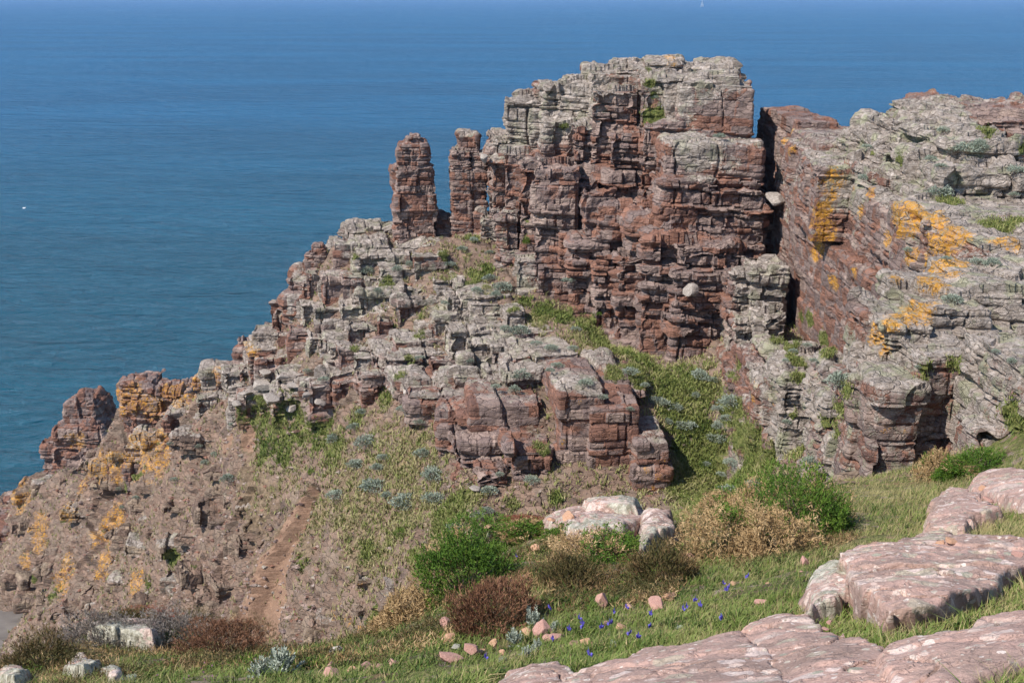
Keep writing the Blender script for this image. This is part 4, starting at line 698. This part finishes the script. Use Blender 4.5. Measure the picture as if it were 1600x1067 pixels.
BUSHES = [
 (728, 925, 150, 92, .30, 'bright green gorse bush with straw coloured left edge, lowest of the green ones', 'gorse', 1.2), (752, 862, 120, 46, .32, 'bright green gorse bush just above the lowest green one', 'gorse', 1.2),
 (668, 925, 64, 74, .9, 'bleached dry gorse mass left of the bright green bush', 'gorse', 1.2), (640, 975, 86, 40, .92, 'low brown dead bush left of the dark heather mound', 'gorse', 1.), (612, 985, 50, 26, .9, 'small brown dead bush at the left tip of the brow', 'gorse', 1.),
 (768, 984, 130, 58, .16, 'dark heather mound with a rusty crest in the middle foreground', 'heather', 1.2), (826, 842, 84, 22, .55, 'mixed dry and green low bush behind the tan upright stone', 'gorse', 1.), (885, 852, 60, 26, .45, 'small yellow green bush below the salmon stone', 'gorse', 1.),
 (930, 886, 130, 46, .68, 'dry brown gorse with a green top right of the tan upright stone', 'gorse', 1.1), (968, 866, 60, 24, .3, 'small green gorse top right of the dry brown one', 'gorse', 1.), (890, 918, 84, 38, .15, 'low dark heather below the dry brown gorse', 'heather', 1.),
 (1035, 914, 104, 52, .2, 'round dark heather mound in the grass left of the great dry gorse', 'heather', 1.),
 (1140, 868, 140, 70, .72, 'left lower part of the straw coloured gorse thicket', 'gorse', 1.2), (1222, 868, 120, 56, .8, 'right lower dry gorse of the straw coloured thicket', 'gorse', 1.2), (1262, 842, 170, 92, .40, 'big green gorse bush crowned with dry tips, right of the thicket', 'gorse', 1.2), (1190, 826, 120, 66, .75, 'tall straw coloured gorse behind the green one in the thicket', 'gorse', 1.2), (1135, 800, 70, 28, .85, 'low dry gorse at the brink left of the thicket', 'gorse', 1.),
 (1468, 748, 66, 42, .9, 'orange brown dry gorse against the near cliff block', 'gorse', 1.), (1535, 738, 90, 32, .2, 'flat bright green gorse at the right under the cliff block', 'gorse', 1.), (1484, 752, 36, 24, .05, 'small bright green tuft of gorse above the pale slab', 'gorse', 1.),
 (60, 1046, 110, 44, .2, 'dark olive heather at the far left bottom', 'heather', 1.), (150, 1012, 120, 40, .25, 'brown heather left of the greyish bush', 'heather', 1.), (255, 1012, 130, 44, .2, 'greyish purple heather in the middle of the lower left brow', 'heather', 1.), (345, 1022, 120, 42, .15, 'reddish brown heather at the right of the lower left brow', 'heather', 1.), (395, 1008, 70, 40, .25, 'dark heather clump at the right end of the lower left brow', 'heather', 1.),
 (225, 968, 110, 16, .0, 'red leaved creeping mat on the low rock at the lower left brow', 'mat', 1.), (815, 815, 66, 9, .0, 'red leaved creeping mat between the pale boulder at the brink and the outcrop', 'mat', 1.),
 (190, 985, 90, 26, .3, 'low brown heather under the red leaved mat', 'heather', 1.), (290, 985, 110, 32, .1, 'dark heather beneath the red leaved crest', 'heather', 1.)]
for i, t in enumerate(BUSHES): bush(*t[:7], yd=t[7], seed=400+i*7)
# small green clumps on the far slopes
for i, (px, py, w_, lb) in enumerate([(625, 835, 24, 'bright green bush alone on the brown slope'), (486, 738, 11, 'tiny green bush above the head of the landslip'), (586, 975, 34, 'rounded green cushion at the foot of the slope behind the brow'), (822, 380, 12, 'small green bush on the left face of the buttress'), (936, 492, 10, 'small green bush at the foot of the red face')]):
    p = hit(px, py); s_ = w_*.5*p[1]/F; me_ = foliage('foliage', 700, 500+i, .2, .08, M['gorse'], .3, .5, .6, .3, 1, h=(1, 1, .8)); shrub('green_bush', (me_, stems('stems', 10, 505+i, M['stem'])), (p[0], p[1], p[2]), s_, s_, s_, lb, 'bush')
# ------------------------------------------------------------------ flowers
def flower_mesh(seed, kind):
    r = np.random.default_rng(seed); n = 9 if kind == 'blue' else 26
    V, Q = [], []
    d = r.normal(size=(n, 3)); d[:, 2] = np.abs(d[:, 2])*(.5 if kind == 'blue' else 1); d = unit(d)
    return mesh('petals', *leaves(np.tile([0, 0, 1.0], (n, 1)), d, .42 if kind == 'blue' else .20, .22 if kind == 'blue' else .12, r.random(n))[:2], M[kind], {'v': np.repeat(r.random(n), 4)})
def stalk():
    V = np.array([(math.cos(a)*.03, math.sin(a)*.03, z) for z in (-.1, 1.0) for a in (0, 2.1, 4.2)]); Q = np.array([(0, 1, 4, 3), (1, 2, 5, 4), (2, 0, 3, 5)]); return mesh('stalk', V, Q, M['flowerstem'], {'v': np.full(6, .5)})
ST = stalk(); FM = {k: [flower_mesh(600+i, k) for i in range(3)] for k in ('blue', 'pink')}
def flowers(txt, kind, name, label, group, h=.13):
    for i, t in enumerate(txt.split()):
        px, py = map(float, t.split(',')); p = ray_ground(px, py, h); e = link(name, None, None, label, 'flower', group); e.location = (p[0], p[1], p[2]-h); e.scale = (h*.36, h*.36, h); e.rotation_euler = (random.uniform(-.2, .2), random.uniform(-.2, .2), i)
        link('petals', FM[kind][i % 3], e); link('stalk', ST, e)
flowers('904,967 915,973 904,981 956,976 937,982 953,954 979,951 892,981 955,972 983,990 993,996 862,1001 859,952 1014,957 1010,976', 'blue', 'violet_flower', 'small violet blue flower in the green grass around the standing pink stone', 'violet blue flowers around the standing stone')
flowers('1130,909 1131,921 1135,918 1164,902 1081,939 1071,948 1063,952 1097,948 1131,968', 'blue', 'violet_flower', 'small violet blue flower in the grass between heather mound and bedrock', 'violet blue flowers above the bedrock')
flowers('805,868', 'blue', 'violet_flower', 'single violet flower beside the bright green gorse', None); flowers('926,1026', 'blue', 'violet_flower', 'violet flower at the upper edge of the broad bottom slab', None); flowers('753,1026', 'blue', 'violet_flower', 'violet flower by the pointed dark pink stone', None)
flowers('341,1023 317,1036 333,1041 321,1050 339,1053 319,1062 332,1058 243,1055 298,1055 247,1052 312,1044 326,1066 290,1059', 'pink', 'pink_flower', 'round pink thrift head on a thin stalk at the lower left', 'pink thrift at the lower left', .10)
flowers('797,907 814,900', 'pink', 'pink_flower', 'pink thrift head right of the bright green gorse', 'pink thrift by the gorse', .10)
# ------------------------------------------------------------------ grass
def blades(p, H, Wd, lean, v):
    n = len(p); a = rng.uniform(0, 2*math.pi, n); s = np.stack([np.cos(a), np.sin(a), 0*a], 1)*Wd[:, None]*.5; H = H[:, None]; up = np.array([0, 0, 1.])
    b = p+(up*.55+lean*.25)*H; t = p+(up*.85+lean*.8)*H
    V = np.stack([p-s, p+s, b+s*.8, b-s*.8, t], 1).reshape(-1, 3); i = np.arange(n)[:, None]*5
    T = np.concatenate([i+[[0, 1, 2]], i+[[0, 2, 3]], i+[[3, 2, 4]]]); return V, T, np.repeat(v, 5)
N = 380000
Yg = 2.7*np.exp(rng.random(N)*math.log(19/2.7)); xs = rng.uniform(-.58, .58, N); xg = xs*Yg*1.02; zg = base_h(xg, Yg); gp = np.stack([xg, Yg, zg], 1)
ppx, ppy = proj(gp); n1 = fbm(gp*.8, 3, 120); n2 = fbm(gp*2.6, 3, 121)
dens = .50+.9*n2+.45*sst(800, 880, ppx)*sst(1300, 1200, ppx)*sst(1080, 1000, ppy)+.5*sst(1250, 1320, ppx)*sst(880, 820, ppy); keep = (rng.random(N) < dens) & (ppx > -40) & (ppx < 1640) & (ppy < 1130) & (ppy > 700)
for pol, th in SLABS: keep &= ~(inside(pol, xg, Yg))
gp, ppx, ppy, n1, n2 = [a[keep] for a in (gp, ppx, ppy, n1, n2)]
dryf = np.clip(.45*sst(1230, 1330, ppx)*sst(960, 860, ppy)+.22*sst(1250, 1400, ppx)+.35*sst(300, 80, ppx)*sst(1000, 1060, ppy)+.35*sst(.05, .4, n1), 0, 1)
nb = len(gp); isdry = rng.random(nb) < .26+.75*dryf+.5*sst(.15, .35, fbm(gp*3.1, 3, 125))
v = np.where(isdry, rng.uniform(.72, 1, nb), np.clip(.28+.4*n2+.30*rng.random(nb), 0, .6)); H = (.03+.05*rng.random(nb)+.03*np.clip(n1, 0, 1)+.09*dryf*rng.random(nb)); Wd = np.where(isdry, .003, .0062)*(1+gp[:, 1]*.03)
wind = np.array([.5, .1, 0]); lean = rng.normal(size=(nb, 3))*np.array([.6, .6, 0])+wind*.6; V, T, A = blades(gp-np.array([0, 0, .01]), H, Wd, lean, v)
link('grass', mesh('grass', V, T, M['grass'], {'v': A}), kind='stuff')
def mat_cover(name, polys, n, mat, seed, Lr, thr, hgt):
    r = np.random.default_rng(seed); Y_ = 5*np.exp(r.random(n)*math.log(3.6)); x_ = r.uniform(-.56, .5, n)*Y_; q = np.stack([x_, Y_, base_h(x_, Y_)], 1); a, b_ = proj(q); k = np.zeros(n, bool)
    for pl_ in polys: k |= inside(np.array(pl_), a, b_)
    c = fbm(q*1.5+seed, 3, seed); k &= c > thr; q = q[k]; c = c[k]; m = len(q); hh = hgt*sst(thr, thr+.5, c)*(.6+.5*vn(q*4, seed)); q[:, 2] += hh*r.random(m)**.5
    q = np.repeat(q, 5, 0)+r.normal(size=(m*5, 3))*.02; d = unit(r.normal(size=(m*5, 3))+[0, 0, .8]); V, Q, A = leaves(q, d, r.uniform(.5, 1.2, m*5)*Lr, .008, np.clip(np.repeat(.5+.5*vn(q[::5]*5, seed+1), 5)+r.normal(size=m*5)*.15, 0, 1))
    link(name, mesh(name, V, Q, M[mat], {'v': A}), kind='stuff')
HP = [[(400, 1000), (560, 990), (660, 960), (720, 1000), (600, 1040), (420, 1050)], [(600, 1000), (640, 900), (740, 830), (840, 800), (1000, 840), (1100, 870), (1050, 940), (880, 960), (700, 990)], [(-20, 1067), (-20, 1000), (150, 960), (300, 950), (440, 985), (430, 1040), (250, 1050), (100, 1080)], [(1080, 800), (1330, 750), (1340, 850), (1150, 900)]]
mat_cover('heath', HP, 60000, 'heather', 31, .06, -.15, .16); mat_cover('dry_heath', HP, 50000, 'dry', 47, .07, .02, .12); mat_cover('low_heath', HP, 50000, 'gorse', 59, .05, .08, .10)
tn = 4200; Yt = 3*np.exp(rng.random(tn)*math.log(5.6)); xt = rng.uniform(-.55, .55, tn)*Yt; tz = base_h(xt, Yt); tpp = np.stack([xt, Yt, tz], 1); kp = fbm(tpp*1.6, 2, 130) > -.05
for pol, th in SLABS: kp &= ~(poly_sd(pol, xt, Yt) > -.04)
tpp = tpp[kp]; K = 16; q = np.repeat(tpp, K, 0)+rng.normal(size=(len(tpp)*K, 3))*[.022, .022, 0]; nb = len(q); tv = np.repeat(rng.uniform(.1, .5, len(tpp)), K)
V, T, A = blades(q, rng.uniform(.05, .13, nb), rng.uniform(.005, .011, nb), rng.normal(size=(nb, 3))*[.7, .7, 0]+wind*.4, np.clip(tv+rng.normal(size=nb)*.08+(rng.random(nb) < .12)*.5, 0, 1)); link('grass_tufts', mesh('grass_tufts', V, T, M['grass'], {'v': A}), kind='stuff')
# tussocks on the far slopes, where the patches of growth are
gi = att['gr']; wt = np.clip(gi[:, 0]*1.5+gi[:, 2]*.9+.16*(1-rk)+.03, 0, 2)*np.where(gi[:, 1] > .8, .1, 1)
vis = (px_ > -30) & (px_ < 1630) & (TP[:, 1] > 20) & (TP[:, 1] < 90) & (TP[:, 2] > 2); wt = wt*vis*(1/TP[:, 1]**0); wt /= wt.sum()
idx = rng.choice(len(TP), 42000, p=wt); K = 6; tp = np.repeat(TP[idx], K, 0)+rng.normal(size=(42000*K, 3))*[.06, .06, .0]; gsel = np.repeat(gi[idx, 0] > .25+.2*rng.random(42000), K); nb = len(tp)
nv_ = np.repeat(fbm(TP[idx]*.8, 3, 140), K); v = np.where(gsel, np.clip(rng.uniform(.05, .6, nb)+.45*nv_+.1, 0, 1), np.where(np.repeat(rng.random(42000), K) < .13, rng.uniform(.2, .5, nb), rng.uniform(.55, 1, nb))); H = rng.uniform(.08, .30, nb); lean = rng.normal(size=(nb, 3))*[.6, .6, 0]
V, T, A = blades(tp-np.array([0, 0, .02]), H, rng.uniform(.025, .06, nb), lean, v); link('slope_grass', mesh('slope_grass', V, T, M['slopegrass'], {'v': A}), kind='stuff')
TB = []
for S, hs in ((MAIN, .12), (RIGHT, .10), (NEAR, .08), (SPUR, .11)):
    g_ = masks(S['V'], S['lich'], S['hue'])['gr']; w3 = (g_[:, 0] > .3)*1.0+(g_[:, 2] > .4)*.6; w3 = w3*(.25+np.clip(S['N'][:, 2], 0, 1))
    if w3.sum() == 0: continue
    m = min(5000, int((w3 > 0).sum()*.5)); ix = rng.choice(len(w3), m, p=w3/w3.sum()); q = np.repeat(S['V'][ix], 6, 0)+rng.normal(size=(m*6, 3))*.04
    TB.append((q, rng.uniform(.5, 1.4, m*6)*hs, rng.uniform(.012, .028, m*6)*hs/.11, np.clip(rng.uniform(.1, .8, m*6)+.2*(np.repeat(g_[ix, 0], 6) < .3), 0, 1)))
q, h_, w_, v = [np.concatenate([t[i] for t in TB]) for i in range(4)]; V, T, A = blades(q, h_, w_, rng.normal(size=(len(q), 3))*[.7, .7, 0], v); link('ledge_grass', mesh('ledge_grass', V, T, M['slopegrass'], {'v': A}), kind='stuff')
# rubble strewn over the slopes
w2 = vis*(.4+rk*1.4+1.2*(gi[:, 1] > .7)); w2 = w2/w2.sum(); n = 22000; idx = rng.choice(len(TP), n, p=w2); s_ = .035+.09*rng.random(n)**3+(.05*(px_[idx] < 500))
oc = np.array([(1, 0, 0), (-1, 0, 0), (0, 1, 0), (0, -1, 0), (0, 0, 1), (0, 0, -1)], float); V = (oc[None]*(1+.5*rng.normal(size=(n, 6, 1))*.5)+rng.normal(size=(n, 6, 3))*.2)*s_[:, None, None]*np.array([1.3, 1, .7])+TP[idx][:, None]
F8 = np.array([(0, 2, 4), (2, 1, 4), (1, 3, 4), (3, 0, 4), (2, 0, 5), (1, 2, 5), (3, 1, 5), (0, 3, 5)]); T = (F8[None]+np.arange(n)[:, None, None]*6).reshape(-1, 3); hu = np.repeat(rng.random(n), 6)
link('rubble', mesh('rubble', V.reshape(-1, 3), T, M['cliff'], {'mk': np.stack([hu, np.repeat(rng.random(n)*.6, 6), 0*hu], 1), 'gr': np.zeros((6*n, 3))}), kind='stuff')
# ------------------------------------------------------------------ far out on the water
def sea_at(px, py):
    a = P(px, py, 1.); t = -CZ/(a[2]-CZ); return np.array([a[0]*t, t, 0.])
p = sea_at(1097, 11); k_ = math.hypot(p[0], p[1])/F; e = link('sailing_boat', None, None, 'tiny white sailing boat far out near the horizon', 'boat'); e.location = p; e.rotation_euler = (0, 0, .5)
Ln = 6*k_; hv = []
for x, wd in ((-.5, .5), (-.25, .85), (0, 1), (.25, .8), (.5, .05)):
    for sy, z in ((-1, .16), (-.6, -.04), (.6, -.04), (1, .16)): hv.append((x*Ln, sy*wd*Ln*.14, z*Ln*.7))
hq = [(i*4+j, i*4+j+1, i*4+j+5, i*4+j+4) for i in range(4) for j in range(3)]+[(i*4, i*4+4, i*4+7, i*4+3) for i in range(4)]+[(0, 3, 2, 1)]
link('hull', mesh('hull', np.array(hv), np.array(hq), M['white'], {'v': np.zeros(len(hv))}), e)
def sail(pts_, th, nm):
    a = np.array(pts_, float); V = np.concatenate([a+[0, th, 0], a-[0, th, 0]]); return link(nm, mesh(nm, V, np.array([(0, 1, 2), (5, 4, 3), (0, 3, 4), (0, 4, 1), (1, 4, 5), (1, 5, 2), (2, 5, 3), (2, 3, 0)]), M['white'], {'v': np.zeros(6)}), e)
sail([(0, 0, 1.2*k_), (-2.6*k_, 0, 1.2*k_), (0, 0, 11*k_)], .03*k_, 'mainsail'); sail([(.2*k_, 0, 1.2*k_), (2.9*k_, 0, 1.0*k_), (.15*k_, 0, 9*k_)], .03*k_, 'jib')
mv = np.array([(x*.08*k_, y*.08*k_, z) for z in (0, 11.4*k_) for x, y in ((-1, -1), (1, -1), (1, 1), (-1, 1))]); link('mast', mesh('mast', mv, np.array([(0, 1, 5, 4), (1, 2, 6, 5), (2, 3, 7, 6), (3, 0, 4, 7)]), M['white'], {'v': np.zeros(8)}), e)
p = sea_at(38, 326); e = link('seabird', None, None, 'tiny white seabird resting on the water at far left', 'bird'); e.location = p
k_ = .38; a, b_ = np.meshgrid(np.linspace(0, math.pi, 9), np.linspace(0, 2*math.pi, 13), indexing='ij'); t = a.ravel(); V = np.stack([-np.cos(t)*k_, np.sin(t)*np.cos(b_.ravel())*k_*.42, np.sin(t)*np.sin(b_.ravel())*k_*.4+.1+np.clip(np.cos(t)*-1-.55, 0, 1)*.45], 1)
link('body', mesh('body', V, grid_quads(9, 13), M['white'], {'v': np.zeros(len(V))}, True), e)
